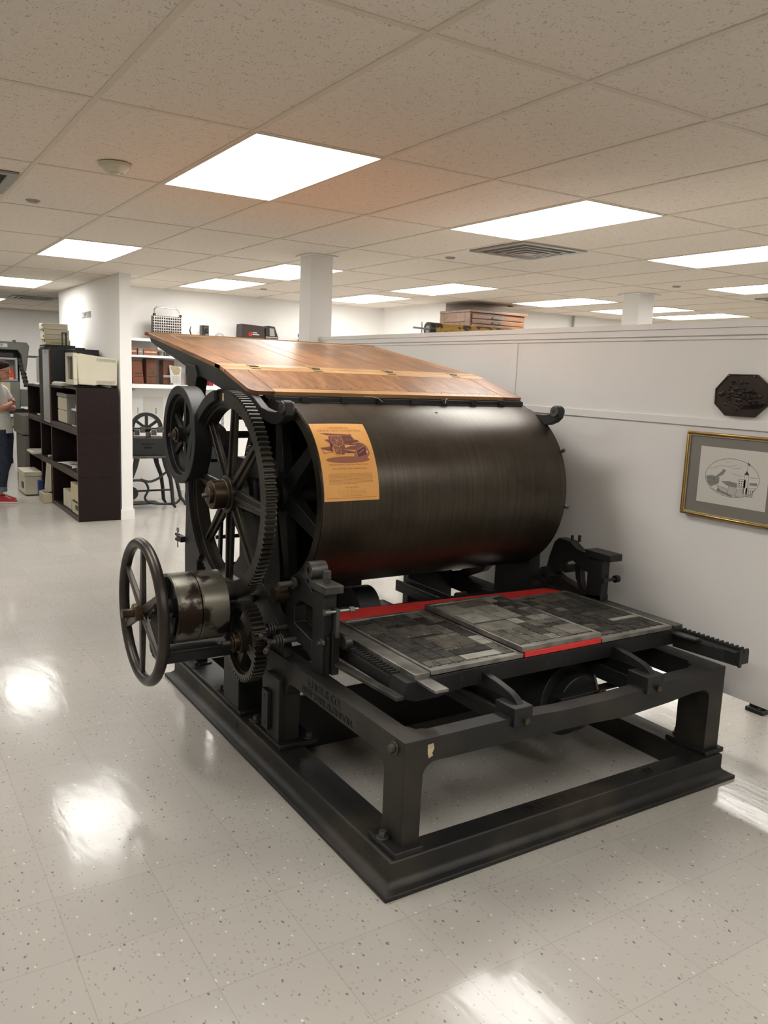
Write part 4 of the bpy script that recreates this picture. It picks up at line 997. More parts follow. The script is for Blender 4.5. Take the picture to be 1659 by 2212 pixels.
# ---------------------------------------------------------------- poster on the cylinder
def poster():
    R = RC+0.0006
    t = thing('orange_poster', 'orange paper poster with a purple press engraving, taped on the iron cylinder', 'poster', (1.71, YC-RC, 1.25))
    xa, xb = 1.584, 1.846; a0, a1 = math.radians(4.0), math.radians(52.7)
    H = (a1-a0)*R; Wd = xb-xa
    def f(u, v, off=0.0):   # u 0..1 across, v 0..1 upwards
        a = a0+(a1-a0)*v; bow = 0.0
        r = R+off+0.0012*math.sin(PI*u)*(v**4)*2
        return (xa+Wd*u+0.002*(v-0.5), YC-r*math.cos(a), ZC+r*math.sin(a))
    MB().sheet(f, 10, 40, 0.0004).build('sheet', M['poster'], t)
    S = lambda x, y, off: f(x, y, off)
    def flat(polys, m, name, off, thick=0.0001, grid=0.02):
        b = MB()
        for pts in polys:
            bm2 = bmesh.new(); vs = [bm2.verts.new((p[0], p[1], 0)) for p in pts]
            try: bm2.faces.new(vs)
            except ValueError: bm2.free(); continue
            bmesh.ops.triangulate(bm2, faces=bm2.faces)
            if grid:
                for _ in range(2):
                    ed = [e for e in bm2.edges if abs(e.verts[0].co.y-e.verts[1].co.y) > 0.03]
                    if ed: bmesh.ops.subdivide_edges(bm2, edges=ed, cuts=1)
            bm2.verts.index_update()
            b.faces([tuple(v.co) for v in bm2.verts], [[v.index for v in fa.verts] for fa in bm2.faces], lambda p: S(p[0], p[1], off))
            bm2.free()
        b.build(name, m, t, fix=False, smooth=False)
    def line(p, q, w):
        dx, dy = q[0]-p[0], (q[1]-p[1])*H/Wd; l = math.hypot(dx, dy) or 1
        nx, ny = -dy/l*w/2, dx/l*w/2*Wd/H
        return [(p[0]+nx, p[1]+ny), (q[0]+nx, q[1]+ny), (q[0]-nx, q[1]-ny), (p[0]-nx, p[1]-ny)]
    def ell(cx, cy, rx, ry, n=28): return [(cx+rx*math.cos(2*PI*i/n), cy+ry*math.sin(2*PI*i/n)) for i in range(n)]
    bd = 0.05
    flat([line((bd, 0.035), (1-bd, 0.035), 0.006), line((bd, 0.965), (1-bd, 0.965), 0.006), line((bd, 0.035), (bd, 0.965), 0.006), line((1-bd, 0.035), (1-bd, 0.965), 0.006)], M['poster_brown'], 'border_line', 0.0006)
    # ground shadow and machine engraving
    flat([ell(0.50, 0.485, 0.40, 0.042), [(0.62, 0.52), (0.86, 0.50), (0.93, 0.56), (0.90, 0.66), (0.84, 0.70), (0.72, 0.70)]], M['poster_ink2'], 'engraving_shadow', 0.0006)
    body = [[(0.12, 0.842), (0.22, 0.845), (0.66, 0.822), (0.69, 0.806), (0.40, 0.815), (0.24, 0.815)],
            [(0.30, 0.812), (0.66, 0.806), (0.70, 0.77), (0.72, 0.735), (0.66, 0.69), (0.42, 0.68), (0.26, 0.70), (0.25, 0.79)],
            [(0.05, 0.640), (0.22, 0.660), (0.27, 0.635), (0.27, 0.585), (0.09, 0.620)], [(0.16, 0.750), (0.27, 0.758), (0.28, 0.670)],
            [(0.28, 0.69), (0.50, 0.68), (0.50, 0.585), (0.44, 0.545), (0.30, 0.56)],
            [(0.46, 0.625), (0.60, 0.66), (0.83, 0.668), (0.86, 0.655), (0.70, 0.605), (0.48, 0.600)],
            [(0.48, 0.600), (0.66, 0.585), (0.66, 0.565), (0.49, 0.567)], [(0.52, 0.735), (0.76, 0.745), (0.78, 0.73), (0.60, 0.675), (0.50, 0.68)]]
    flat(body, M['poster_mid'], 'engraving_body', 0.0008)
    dark = [[(0.70, 0.600), (0.86, 0.652), (0.87, 0.60), (0.86, 0.545), (0.69, 0.515)], [(0.50, 0.592), (0.65, 0.578), (0.65, 0.568), (0.52, 0.570)], line((0.655, 0.85), (0.685, 0.76), 0.007), line((0.66, 0.822), (0.69, 0.82), 0.008), line((0.07, 0.64), (0.10, 0.565), 0.010), line((0.10, 0.565), (0.24, 0.585), 0.007), [(0.24, 0.70), (0.30, 0.71), (0.26, 0.575), (0.22, 0.60)]]
    for k in range(6): dark.append(line((0.48+0.006*k, 0.795-k*0.017), (0.69+0.006*k, 0.788-k*0.016), 0.008))
    for k in range(5): dark.append(line((0.53+0.02*k, 0.70-k*0.006), (0.78+0.01*k, 0.735-k*0.015), 0.008))
    for k in range(4): dark.append(line((0.26+0.02*k, 0.80), (0.25+0.02*k, 0.72), 0.007))
    for k in range(5): dark.append(line((0.13+0.09*k, 0.842-0.004*k), (0.30+0.07*k, 0.817), 0.003))
    flat(dark, M['poster_ink'], 'engraving_shade', 0.0009)
    hl = []
    for cx, cy, rx, ry in ((0.385, 0.735, 0.105, 0.078), (0.335, 0.606, 0.078, 0.066)):
        n = 30
        for i in range(n):
            a, b2 = 2*PI*i/n, 2*PI*(i+1)/n
            hl.append(line((cx+rx*math.cos(a), cy+ry*math.sin(a)), (cx+rx*math.cos(b2), cy+ry*math.sin(b2)), 0.010))
        for i in range(8):
            a = 2*PI*i/8+0.3; hl.append(line((cx, cy), (cx+rx*math.cos(a), cy+ry*math.sin(a)), 0.006))
    hl += [line((0.47, 0.614), (0.70, 0.605), 0.008), line((0.70, 0.605), (0.855, 0.662), 0.008), line((0.675, 0.600), (0.685, 0.515), 0.012), line((0.48, 0.558), (0.66, 0.545), 0.006), line((0.72, 0.56), (0.83, 0.61), 0.010), line((0.06, 0.642), (0.24, 0.652), 0.005), line((0.55, 0.745), (0.74, 0.752), 0.005), line((0.56, 0.690), (0.76, 0.712), 0.006), line((0.27, 0.80), (0.50, 0.797), 0.005)]
    flat(hl, M['poster_light'], 'engraving_highlight', 0.0011)
    def words(s, size, cx, cy, m, name, sx=1.0, align='CENTER'):
        v, fa = text_geo(s, size, 0, align, 2)
        MB().faces(v, fa, lambda p: S(cx+p[0]*sx/Wd, cy+p[1]/H, 0.0007)).build(name, m, t, fix=False, smooth=False)
    words('HOE RAILROAD', 0.0135, 0.50, 0.925, M['poster_brown'], 'title_lettering')
    words('JOB AND NEWS CYLINDER PRESS.', 0.0150, 0.50, 0.882, M['poster_brown'], 'title_lettering', 0.92)
    words('Manufactured by R. Hoe & Co., at their Works, 504 Grand St., New York;', 0.0090, 0.50, 0.425, M['poster_ink'], 'maker_lettering', 0.70)
    words('AND 8 & 10 TUDOR STREET ST., LONDON,   DEARBORN ST., CHICAGO.', 0.0078, 0.50, 0.375, M['poster_ink'], 'maker_lettering', 0.66)
    ls = []
    rr = random.Random(4)
    for k in range(9):
        y = 0.315-k*0.0145; x = 0.10 if k else 0.12
        e = 0.90 if k < 8 else 0.62
        while x < e:
            w = rr.uniform(0.01, 0.035); ls.append(line((x, y), (min(x+w, e), y), 0.0075)); x += w+0.008
    flat(ls, M['poster_brown'], 'body_text', 0.0006)
    words('SIZES AND PRICES.', 0.0080, 0.50, 0.155, M['poster_brown'], 'table_lettering')
    for k, s in enumerate(('No. of        Size of       Length       Width      No. of                              Price.', 'Size.          Bed.         Inside.        of form.     Rollers.    31 x 46   35 x 51   $ 2,000', 'No. 2        37 x 52      2 x 4       34 x 50       2       3 x 6   12    2    9    2,500', 'Boxing and shipping, and counter shaft and driving pulleys')):
        words(s, 0.0066, 0.50, 0.125-k*0.022, M['poster_brown'], 'table_lettering', 0.62)
poster()
#PART3
# ---------------------------------------------------------------- things hung on the partition
PX = 3.23
def framed_print():
    y0, y1, z0, z1 = 1.985, 2.480, 1.066, 1.446; xf = PX-0.0055
    t = thing('framed_print', 'gold framed oval etching of a towered building in a grey mount, hung on the partition', 'framed picture', (xf, 2.23, z0))
    b = MB(); w = 0.012
    for (a, b_, c, d) in ((y0, y1, z0, z0+w), (y0, y1, z1-w, z1), (y0, y0+w, z0+w, z1-w), (y1-w, y1, z0+w, z1-w)): b.box(xf-0.022, xf, a, b_, c, d)
    b.build('frame', M['gold'], t, 0.004)
    b = MB(); y0i, y1i, z0i, z1i = y0+w, y1-w, z0+w, z1-w; w = 0.006
    for (a, b_, c, d) in ((y0i, y1i, z0i, z0i+w), (y0i, y1i, z1i-w, z1i), (y0i, y0i+w, z0i+w, z1i-w), (y1i-w, y1i, z0i+w, z1i-w)): b.box(xf-0.014, xf-0.004, a, b_, c, d)
    b.build('inner_slip', M['tape'], t)
    MB().box(xf-0.008, xf-0.002, y0i, y1i, z0i, z1i).build('mount', M['mat_grey'], t)
    pa = MB().box(xf-0.0086, xf-0.0078, 2.062, 2.405, 1.133, 1.384).build('print_sheet', M['print'], t)
    X = xf-0.0088
    def P(u, v, o=0.0): return (X-o, 2.236-u, 1.257+v)       # u to the viewer's right, v up
    cx, cy, rx, ry = 0.0, 0.0, 0.134, 0.084
    n = 72; e = MB()
    for i in range(n):
        a, c = 2*PI*i/n, 2*PI*(i+1)/n
        q = [(cx+(rx+s)*math.cos(k), cy+(ry+s)*math.sin(k)) for k, s in ((a, 0), (c, 0), (c, -0.0016), (a, -0.0016))]
        e.faces([P(*p) for p in q], [(0, 1, 2, 3)])
    e.build('oval_line', M['etch'], t, fix=False, smooth=False)
    def poly(list_, m, nm, o):
        b = MB()
        for q in list_: b.faces([P(p[0], p[1], o) for p in q], [tuple(range(len(q)))])
        b.build(nm, m, t, fix=False, smooth=False)
    def ln(p, q, w=0.0011):
        dx, dy = q[0]-p[0], q[1]-p[1]; l = math.hypot(dx, dy) or 1; nx, ny = -dy/l*w/2, dx/l*w/2
        return [(p[0]+nx, p[1]+ny), (q[0]+nx, q[1]+ny), (q[0]-nx, q[1]-ny), (p[0]-nx, p[1]-ny)]
    soft = [[(-0.13, -0.005), (-0.10, 0.002), (-0.06, -0.004), (-0.06, -0.03), (-0.10, -0.05), (-0.118, -0.035)],
            [(-0.08, 0.0), (-0.055, 0.02), (-0.045, 0.035), (-0.03, 0.03), (-0.045, 0.008), (-0.07, -0.004)],
            [(-0.05, -0.02), (-0.01, -0.015), (0.03, -0.02), (0.03, -0.04), (-0.02, -0.035)],
            [(-0.07, -0.065), (-0.01, -0.08), (0.02, -0.083), (-0.03, -0.06), (-0.06, -0.045)],
            [(0.09, -0.01), (0.125, -0.008), (0.125, -0.02), (0.09, -0.02)]]
    poly(soft, M['etch_soft'], 'etched_haze', 0.0002)
    bl = [[(-0.01, -0.035), (0.03, -0.045), (0.03, -0.078), (-0.01, -0.072)], [(0.03, -0.045), (0.065, -0.04), (0.065, -0.077), (0.03, -0.078)],
          [(-0.07, -0.04), (-0.012, -0.05), (-0.012, -0.07), (-0.05, -0.062)], [(0.075, -0.035), (0.118, -0.03), (0.105, -0.055), (0.075, -0.072)], [(0.035, 0.0), (0.07, 0.0), (0.07, -0.035), (0.035, -0.035)], [(0.062, 0.022), (0.082, 0.022), (0.082, -0.06), (0.062, -0.06)]]
    poly(bl, M['print'], 'etched_block', 0.0003)
    ink = []
    for q in bl:
        for i in range(len(q)): ink.append(ln(q[i], q[(i+1) % len(q)]))
    for k in range(10):
        ink.append(ln((-0.009, -0.0385-k*0.0036), (0.029, -0.048-k*0.0032), 0.0007)); ink.append(ln((0.031, -0.048-k*0.0031), (0.064, -0.043-k*0.0034), 0.0006))
    for k in range(6): ink.append(ln((-0.068+k*0.002, -0.043-k*0.0035), (-0.013, -0.052-k*0.003), 0.0007))
    for i in range(4):
        for j in range(5): x = 0.078+i*0.009; y = -0.042-j*0.0065; ink.append([(x, y), (x+0.004, y+0.001), (x+0.004, y-0.003), (x, y-0.004)])
    for i in range(3):
        for j in range(3): x = 0.040+i*0.010; y = -0.006-j*0.010; ink.append([(x, y), (x+0.004, y), (x+0.004, y-0.005), (x, y-0.005)])
    ink += [[(0.060, 0.022), (0.072, 0.040), (0.084, 0.022)], ln((0.072, 0.038), (0.073, 0.080)), [(0.073, 0.076), (0.085, 0.066), (0.084, 0.060), (0.073, 0.067)]]
    for p, q in (((-0.12, 0.03), (-0.09, 0.036)), ((-0.09, 0.036), (-0.06, 0.050)), ((-0.06, 0.05), (-0.01, 0.048)), ((-0.01, 0.048), (0.02, 0.060)), ((-0.04, 0.065), (-0.01, 0.071)), ((0.0, 0.04), (0.03, 0.045)), ((0.03, 0.045), (0.045, 0.052)), ((-0.13, -0.012), (-0.08, -0.014)), ((-0.12, -0.03), (-0.07, -0.03)), ((0.0, 0.02), (0.05, 0.012)), ((0.085, 0.012), (0.125, 0.014)), ((-0.10, -0.055), (-0.03, -0.079)), ((-0.088, -0.02), (-0.086, 0.0))): ink.append(ln(p, q, 0.001))
    poly(ink, M['etch'], 'etched_line', 0.0005)
    MB().box(xf-0.0125, xf-0.0115, y0i+0.006, y1i-0.006, z0i+0.006, z1i-0.006).build('glazing', M['glass'], t)
framed_print()

def plaque():
    pts = [(2.304, 1.705), (2.172, 1.705), (2.105, 1.655), (2.105, 1.580), (2.165, 1.525), (2.303, 1.525), (2.362, 1.574), (2.364, 1.640)]
    t = thing('octagonal_plaque', 'dark bronze eight-sided relief plaque on the upper partition', 'plaque', (PX, 2.235, 1.525))
    MB().prism('x', pts, PX-0.012, PX+0.004).build('plate', M['plaque'], t, 0.002)
    c = (2.235, 1.615)
    b = MB(); n = 8
    for i in range(n):
        p, q = Vector(pts[i]), Vector(pts[(i+1) % n]); cc = Vector(c)
        b.prism('x', [tuple(p), tuple(q), tuple(cc+(q-cc)*0.94), tuple(cc+(p-cc)*0.94)], PX-0.015, PX-0.011)
    b.build('raised_border', M['plaque'], t, 0.001)
    r = random.Random(9); s = MB()
    for i in range(46):
        a = r.uniform(0, 2*PI); d = math.sqrt(r.random())
        s.ball((PX-0.012, c[0]+0.098*d*math.cos(a), c[1]+0.066*d*math.sin(a)), 1, (r.uniform(0.003, 0.006), r.uniform(0.005, 0.022), r.uniform(0.003, 0.012)), 10)
    for i in range(6):
        y = c[0]-0.01-i*0.012; s.tube([(PX-0.013, y, c[1]-0.055), (PX-0.014, y-0.03, c[1]-0.045), (PX-0.013, y-0.05, c[1]-0.03)], 0.002, 6)
    s.build('relief', M['plaque'], t)
    for y in (2.300, 2.178): MB().cyl((PX-0.0125, y, 1.698), (PX-0.018, y, 1.698), 0.003, 10).build('screw', M['steel'], t)
plaque()

# ---------------------------------------------------------------- beyond the partition: tall cabinet and roller
def flat_file():
    x0, x1, y0, y1 = 6.30, 7.17, 8.13, 8.74
    t = thing('flat_file_cabinet', 'oak flat-file cabinet with shallow drawers and dark label pulls, against the back wall', 'cabinet', (x0, y0, 0))
    MB().box(x0, x1, y0+0.02, y1, 0.0, 2.44).build('carcass', M['cabinet_wood'], t, 0.003)
    MB().box(x0-0.02, x1+0.02, y0-0.02, y1, 2.4405, 2.47).build('top', M['cabinet_wood'], t, 0.004)
    b = MB().box(x0-0.012, x0-0.0005, y0+0.0, y0+0.09, 1.5, 2.44).box(x0-0.012, x0-0.0005, y1-0.09, y1, 1.5, 2.44).box(x0-0.012, x0-0.0005, y0+0.27, y0+0.34, 1.5, 2.30).box(x0-0.012, x0-0.0005, y0+0.09, y1-0.09, 2.33, 2.44)
    b.build('side_panel', M['cabinet_wood'], t, 0.003)
    k = 0; z = 2.375
    while z > 1.5:
        d = MB().box(x0+0.03, x1-0.03, y0+0.002, y0+0.02, z-0.004, z+0.045).build('drawer', M['cabinet_wood'], t, 0.003)
        MB().box(x0+0.36, x0+0.47, y0-0.006, y0+0.003, z+0.002, z+0.030).cyl((x0+0.345, y0-0.012, z+0.012), (x0+0.345, y0+0.003, z+0.012), 0.013, 12).build('label_pull', M['steel_dark'], d, 0.001)
        z -= 0.058
flat_file()
t = thing('supply_cabinet', 'plain pale cabinet behind the partition, top just below the mottled roller', 'cabinet', (4.6, 6.0, 0))
MB().box(4.10, 5.25, 5.86, 6.14, 0.0, 1.985).build('carcass', M['pale_grey'], t, 0.004)
t = thing('ink_roller', 'yellow and brown mottled roller lying on a cabinet behind the partition', 'roller', (4.6, 6.0, 1.99))
MB().cyl((4.24, 6.0, 2.050), (5.15, 6.0, 2.050), 0.061, 40).build('sleeve', M['leopard'], t)
MB().ringx(4.19, 4.24, 6.0, 2.050, 0.034, 0.062, n=40).build('end_ring', M['black_plastic'], t, 0.002)
MB().cyl((4.19, 6.0, 2.050), (4.24, 6.0, 2.050), 0.033, 24).cyl((4.04, 6.0, 2.057), (4.19, 6.0, 2.052), 0.008, 12).build('spindle', M['grille'], t)
MB().cyl((4.13, 6.0, 1.99), (4.13, 6.0, 2.085), 0.006, 8).tube([(4.13, 6.0+0.012*math.cos(2*PI*i/12), 2.095+0.012*math.sin(2*PI*i/12)) for i in range(12)], 0.003, 6, closed=True).build('eye_pin', M['grille'], t)

# ---------------------------------------------------------------- shelves on the back wall
def wall_shelves():
    xa, xb, yf = 2.472, 6.38, 9.98
    for nm, za, zb, lab in (('top', 1.935, 1.968, 'uppermost white wall shelf carrying the old cameras and cases'), ('mid', 1.745, 1.772, 'middle white wall shelf, roof of the glazed display'), ('low', 1.385, 1.432, 'lowest thick white wall shelf under the glazed display')):
        tag(MB().box(xa, xb, yf, 10.279, za, zb).build('wall_shelf', M['trim'], None, 0.002), lab, 'shelf', 'white shelves on the back wall')
    for x, lab in ((2.80, 'perforated shelf standard on the wall above the antique press'), (4.0, 'perforated shelf standard hidden behind the big press')):
        t = thing('shelf_standard', lab, 'shelf bracket', (x, 10.27, 1.0))
        MB().box(x-0.016, x+0.016, 10.266, 10.279, 0.90, 1.383).build('rail', M['pale_grey'], t)
        h = MB()
        for k in range(7): h.box(x-0.004, x+0.004, 10.2652, 10.2662, 0.94+k*0.06, 0.955+k*0.06)
        h.build('slot', M['ink'], t)
        MB().prism('x', [(10.266, 1.38), (10.03, 1.38), (10.03, 1.365), (10.266, 1.31)], x-0.004, x+0.004).build('arm', M['pale_grey'], t)
    for x0, x1, lab in ((2.474, 3.30, 'glass sliding pane over the leather camera cases, next to the stub wall'), (3.27, 4.2, 'glass sliding pane behind the feed board of the press')):
        t = thing('sliding_glass', lab, 'display glass', (x0, 9.99, 1.433))
        y = 9.995 if x0 < 3 else 10.006
        MB().box(x0, x1, y, y+0.004, 1.4325, 1.7445).build('pane', M['glass'], t)
        MB().box(x0+0.74 if x0 < 3 else x0+0.86, x0+0.78 if x0 < 3 else x0+0.90, y-0.006, y+0.008, 1.433, 1.452).build('clip', M['steel'], t)
wall_shelves()

def grid_lamp():
    t = thing('chrome_grid_heater', 'chrome wire-grid box with a looped carrying handle, on the top shelf', 'heater', (3.2, 10.1, 1.969))
    x0, x1, y0, y1, z0, z1 = 3.035, 3.385, 10.04, 10.14, 1.969, 2.245
    MB().box(x0, x1, y0+0.02, y1, z0, z1).build('case', M['steel_dark'], t, 0.004)
    g = MB()
    for i in range(13): x = x0+0.012+i*(x1-x0-0.024)/12; g.box(x-0.004, x+0.004, y0, y0+0.02, z0, z1)
    for j in range(9): z = z0+0.015+j*(z1-z0-0.03)/8; g.box(x0, x1, y0+0.002, y0+0.018, z-0.005, z+0.005)
    g.build('grid', M['chrome'], t)
    for x in (x0+0.02, x1-0.01): MB().cyl((x, 10.08, z1), (x, 10.08, z1+0.028), 0.017, 16).build('knob', M['black_plastic'], t, 0.002)
    pts = [(x0+0.02, 10.08, z1+0.02), (x0+0.02, 10.08, z1+0.075), (x0+0.05, 10.08, z1+0.10), (x1-0.06, 10.08, z1+0.095), (x1-0.03, 10.08, z1+0.07), (x1-0.03, 10.08, z1+0.0)]
    MB().tube(pts, 0.009, 10).build('handle', M['chrome'], t)
grid_lamp()
def shelf_items():
    zt = 1.969
    t = thing('curved_horn', 'small black curved hook standing on the top shelf', 'hook', (3.51, 10.1, zt))
    MB().cyl((3.51, 10.1, zt), (3.51, 10.1, zt+0.02), 0.03, 16).build('base', M['black_plastic'], t)
    MB().tube([(3.51, 10.1, zt+0.02), (3.515, 10.1, zt+0.08), (3.50, 10.1, zt+0.13), (3.515, 10.1, zt+0.185)], 0.008, 8, radii=[0.011, 0.010, 0.008, 0.003]).build('hook', M['black_plastic'], t)
    t = thing('box_camera', 'small dark twin-lens camera on the top shelf', 'camera', (3.69, 10.1, zt))
    MB().box(3.645, 3.735, 10.07, 10.16, zt, zt+0.20).build('body', M['black_plastic'], t, 0.004)
    MB().box(3.665, 3.725, 10.055, 10.07, zt+0.12, zt+0.185).build('hood', M['steel_dark'], t, 0.002)
    for z in (zt+0.15, zt+0.08): MB().cyl((3.695, 10.07, z), (3.695, 10.04, z), 0.022, 20).cyl((3.695, 10.04, z), (3.695, 10.036, z), 0.014, 16).build('lens', M['steel'] if z < zt+0.1 else M['black_plastic'], t)
    t = thing('dome_cap', 'pale blue-grey dome resting on the top shelf', 'dome', (3.87, 10.1, zt))
    MB().ball((3.885, 10.1, zt+0.055), 0.068).build('dome', M['pale_grey'], t)
    MB().cyl((3.885, 10.1, zt), (3.885, 10.1, zt+0.03), 0.05, 24).build('base', M['pale_grey'], t)
    t = thing('camera_case', 'brown box case with a red and cream badge on the top shelf', 'case', (4.28, 10.1, zt))
    MB().prism('y', [(4.14, zt), (4.47, zt), (4.455, zt+0.235), (4.15, zt+0.25)], 10.02, 10.20).build('case_body', M['case_brown'], t, 0.004)
    b = MB().cyl((4.265, 10.0195, zt+0.13), (4.265, 10.018, zt+0.13), 0.026, 20).build('badge', M['red'], t)
    v, f = text_geo('R', 0.05, 0.0005); MB().faces(v, f, lambda p: (4.262+p[0], 10.0172, zt+0.13+p[1])).build('badge_letter', M['label'], b, fix=False, smooth=False)
    b = MB()
    for k, (a, c) in enumerate(((4.295, 4.355), (4.295, 4.385))): b.box(a, c, 10.0185, 10.0195, zt+0.142-k*0.022, zt+0.152-k*0.022)
    b.build('badge_bars', M['label'], t)
    t = thing('flash_case', 'black tapered case with a pale front plate and chrome strip on the top shelf', 'case', (4.58, 10.1, zt))
    MB().prism('y', [(4.49, zt), (4.67, zt), (4.665, zt+0.11), (4.615, zt+0.24), (4.525, zt+0.25), (4.485, zt+0.21)], 10.05, 10.18).build('case_body', M['black_leather'], t, 0.004)
    MB().prism('y', [(4.545, zt+0.12), (4.615, zt+0.12), (4.60, zt+0.215), (4.54, zt+0.22)], 10.044, 10.05).build('front_plate', M['grille'], t)
    MB().box(4.485, 4.672, 10.043, 10.05, zt+0.098, zt+0.110).build('chrome_strip', M['chrome'], t)
    g = MB()
    for k in range(9): g.box(4.495+k*0.02, 4.503+k*0.02, 10.044, 10.05, zt+0.01, zt+0.09)
    g.build('vent_teeth', M['grille'], t)
    t = thing('brass_barrel_lens', 'copper coloured barrel lens lying beside the near column on the top shelf', 'lens', (5.0, 10.1, zt))
    MB().cyl((4.99, 10.04, zt+0.15), (5.12, 10.15, zt+0.15), 0.050, 28).build('barrel', M['bronze'], t, 0.003)
    MB().cyl((4.975, 10.027, zt+0.15), (4.99, 10.04, zt+0.15), 0.044, 28).build('rim', M['label'], t)
    MB().cyl((4.972, 10.024, zt+0.15), (4.976, 10.028, zt+0.15), 0.032, 24).build('glass', M['ink'], t)
    MB().box(4.99, 5.12, 10.06, 10.14, zt, zt+0.105).build('cradle', M['case_brown'], t)
    # second shelf
    zt = 1.773
    for k, (x0, x1, h, m, lab) in enumerate(((2.60, 2.83, 0.082, 'leather_red', 'long red-brown box at the stub-wall end of the middle shelf'), (2.84, 2.90, 0.080, 'machine_grey', 'narrow grey box between two red-brown boxes on the middle shelf'), (2.905, 3.07, 0.074, 'leather_red', 'short red-brown box on the middle shelf beside the small silver cameras'))):
        t = thing('card_box', lab, 'box', ((x0+x1)/2, 10.1, zt)); MB().box(x0, x1, 10.02, 10.18, zt, zt+h).build('box_body', M[m], t, 0.003); MB().box(x0+0.01, x1-0.01, 10.017, 10.02, zt+h*0.4, zt+h*0.62).build('paper_label', M['tape'], t)
    for x, w, h, lab in ((3.11, 0.075, 0.115, 'boxy silver camera with a cream top on the middle shelf'), (3.21, 0.07, 0.085, 'low silver camera under the edge of the feed board, on the middle shelf')):
        t = thing('silver_camera', lab, 'camera', (x, 10.1, zt))
        MB().box(x-w/2, x+w/2, 10.05, 10.12, zt, zt+h*0.6).build('body', M['steel'], t, 0.004)
        MB().box(x-w/3, x+w/3, 10.055, 10.11, zt+h*0.6, zt+h).build('top_housing', M['label'] if h > 0.1 else M['steel_dark'], t, 0.003)
        MB().cyl((x, 10.05, zt+h*0.3), (x, 10.02, zt+h*0.3), 0.022, 20).build('lens', M['steel_dark'], t)
    # display behind glass: folding camera cases seen from above and below
    zt = 1.433
    def case(x0, x1, h, m, lab, y0=10.08, y1=10.24, slope=0.0):
        t = thing('leather_camera_case', lab, 'camera case', ((x0+x1)/2, (y0+y1)/2, zt), 'leather camera cases behind the glass')
        MB().prism('y', [(x0, zt), (x1, zt), (x1+slope, zt+h), (x0+slope*0.3, zt+h)], y0, y1).build('case_body', M[m], t, 0.006)
        MB().box(x0+0.02, x1-0.02, y0-0.003, y0, zt+0.085, zt+0.092).box(x0+0.02, x1-0.02, y0-0.003, y0, zt+0.12, zt+0.125).build('stitching', M['case_brown'], t)
        MB().box((x0+x1)/2-0.03, (x0+x1)/2+0.03, y0-0.006, y0, zt+h*0.42, zt+h*0.50).build('clasp', M['steel_dark'], t)
    case(2.64, 2.72, 0.26, 'leather_red', 'reddish camera case against the stub wall, behind the glass')
    case(2.79, 2.93, 0.27, 'leather_red', 'light brown camera case, second in the glazed display', slope=-0.03)
    case(2.955, 3.08, 0.30, 'leather', 'dark brown camera case in the middle of the glazed display')
    case(3.16, 3.30, 0.29, 'leather', 'dark brown camera case beside the white display card')
    case(3.50, 3.66, 0.17, 'leather_red', 'low red-brown camera case seen under the feed board arm')
    case(3.74, 3.80, 0.10, 'shoe', 'small crimson case in the glazed display, beyond the feed board arm')
    t = thing('display_card', 'white display card with a photograph and printed lines, leaning behind the glass', 'card', (3.3, 10.05, zt))
    MB().prism('y', [(3.24, zt), (3.36, zt), (3.37, zt+0.215), (3.22, zt+0.235)], 10.03, 10.035).build('card_sheet', M['label'], t)
    MB().prism('y', [(3.235, zt+0.20), (3.28, zt+0.12), (3.34, zt+0.125), (3.36, zt+0.19), (3.32, zt+0.225), (3.24, zt+0.228)], 10.027, 10.03).build('photograph', M['tape'], t)
    b = MB()
    for k in range(8): b.box(3.255, 3.345, 10.0285, 10.03, zt+0.02+k*0.011, zt+0.023+k*0.011)
    b.build('printed_lines', M['etch_soft'], t)
    t = thing('table_label', 'small grey oval name plate in front of the camera cases', 'label', (3.19, 10.04, zt)); MB().box(3.15, 3.23, 10.038, 10.05, zt, zt+0.10).build('stand', M['glass'], t); MB().box(3.148, 3.232, 10.032, 10.037, zt+0.085, zt+0.115).build('plate', M['grille'], t, 0.002)
    t = thing('information_sheet', 'faint white sheet of text fixed to the wall above the antique press', 'sheet', (3.15, 10.27, 1.0)); MB().box(2.98, 3.22, 10.274, 10.279, 1.00, 1.27).build('paper', M['paper'], t)
shelf_items()

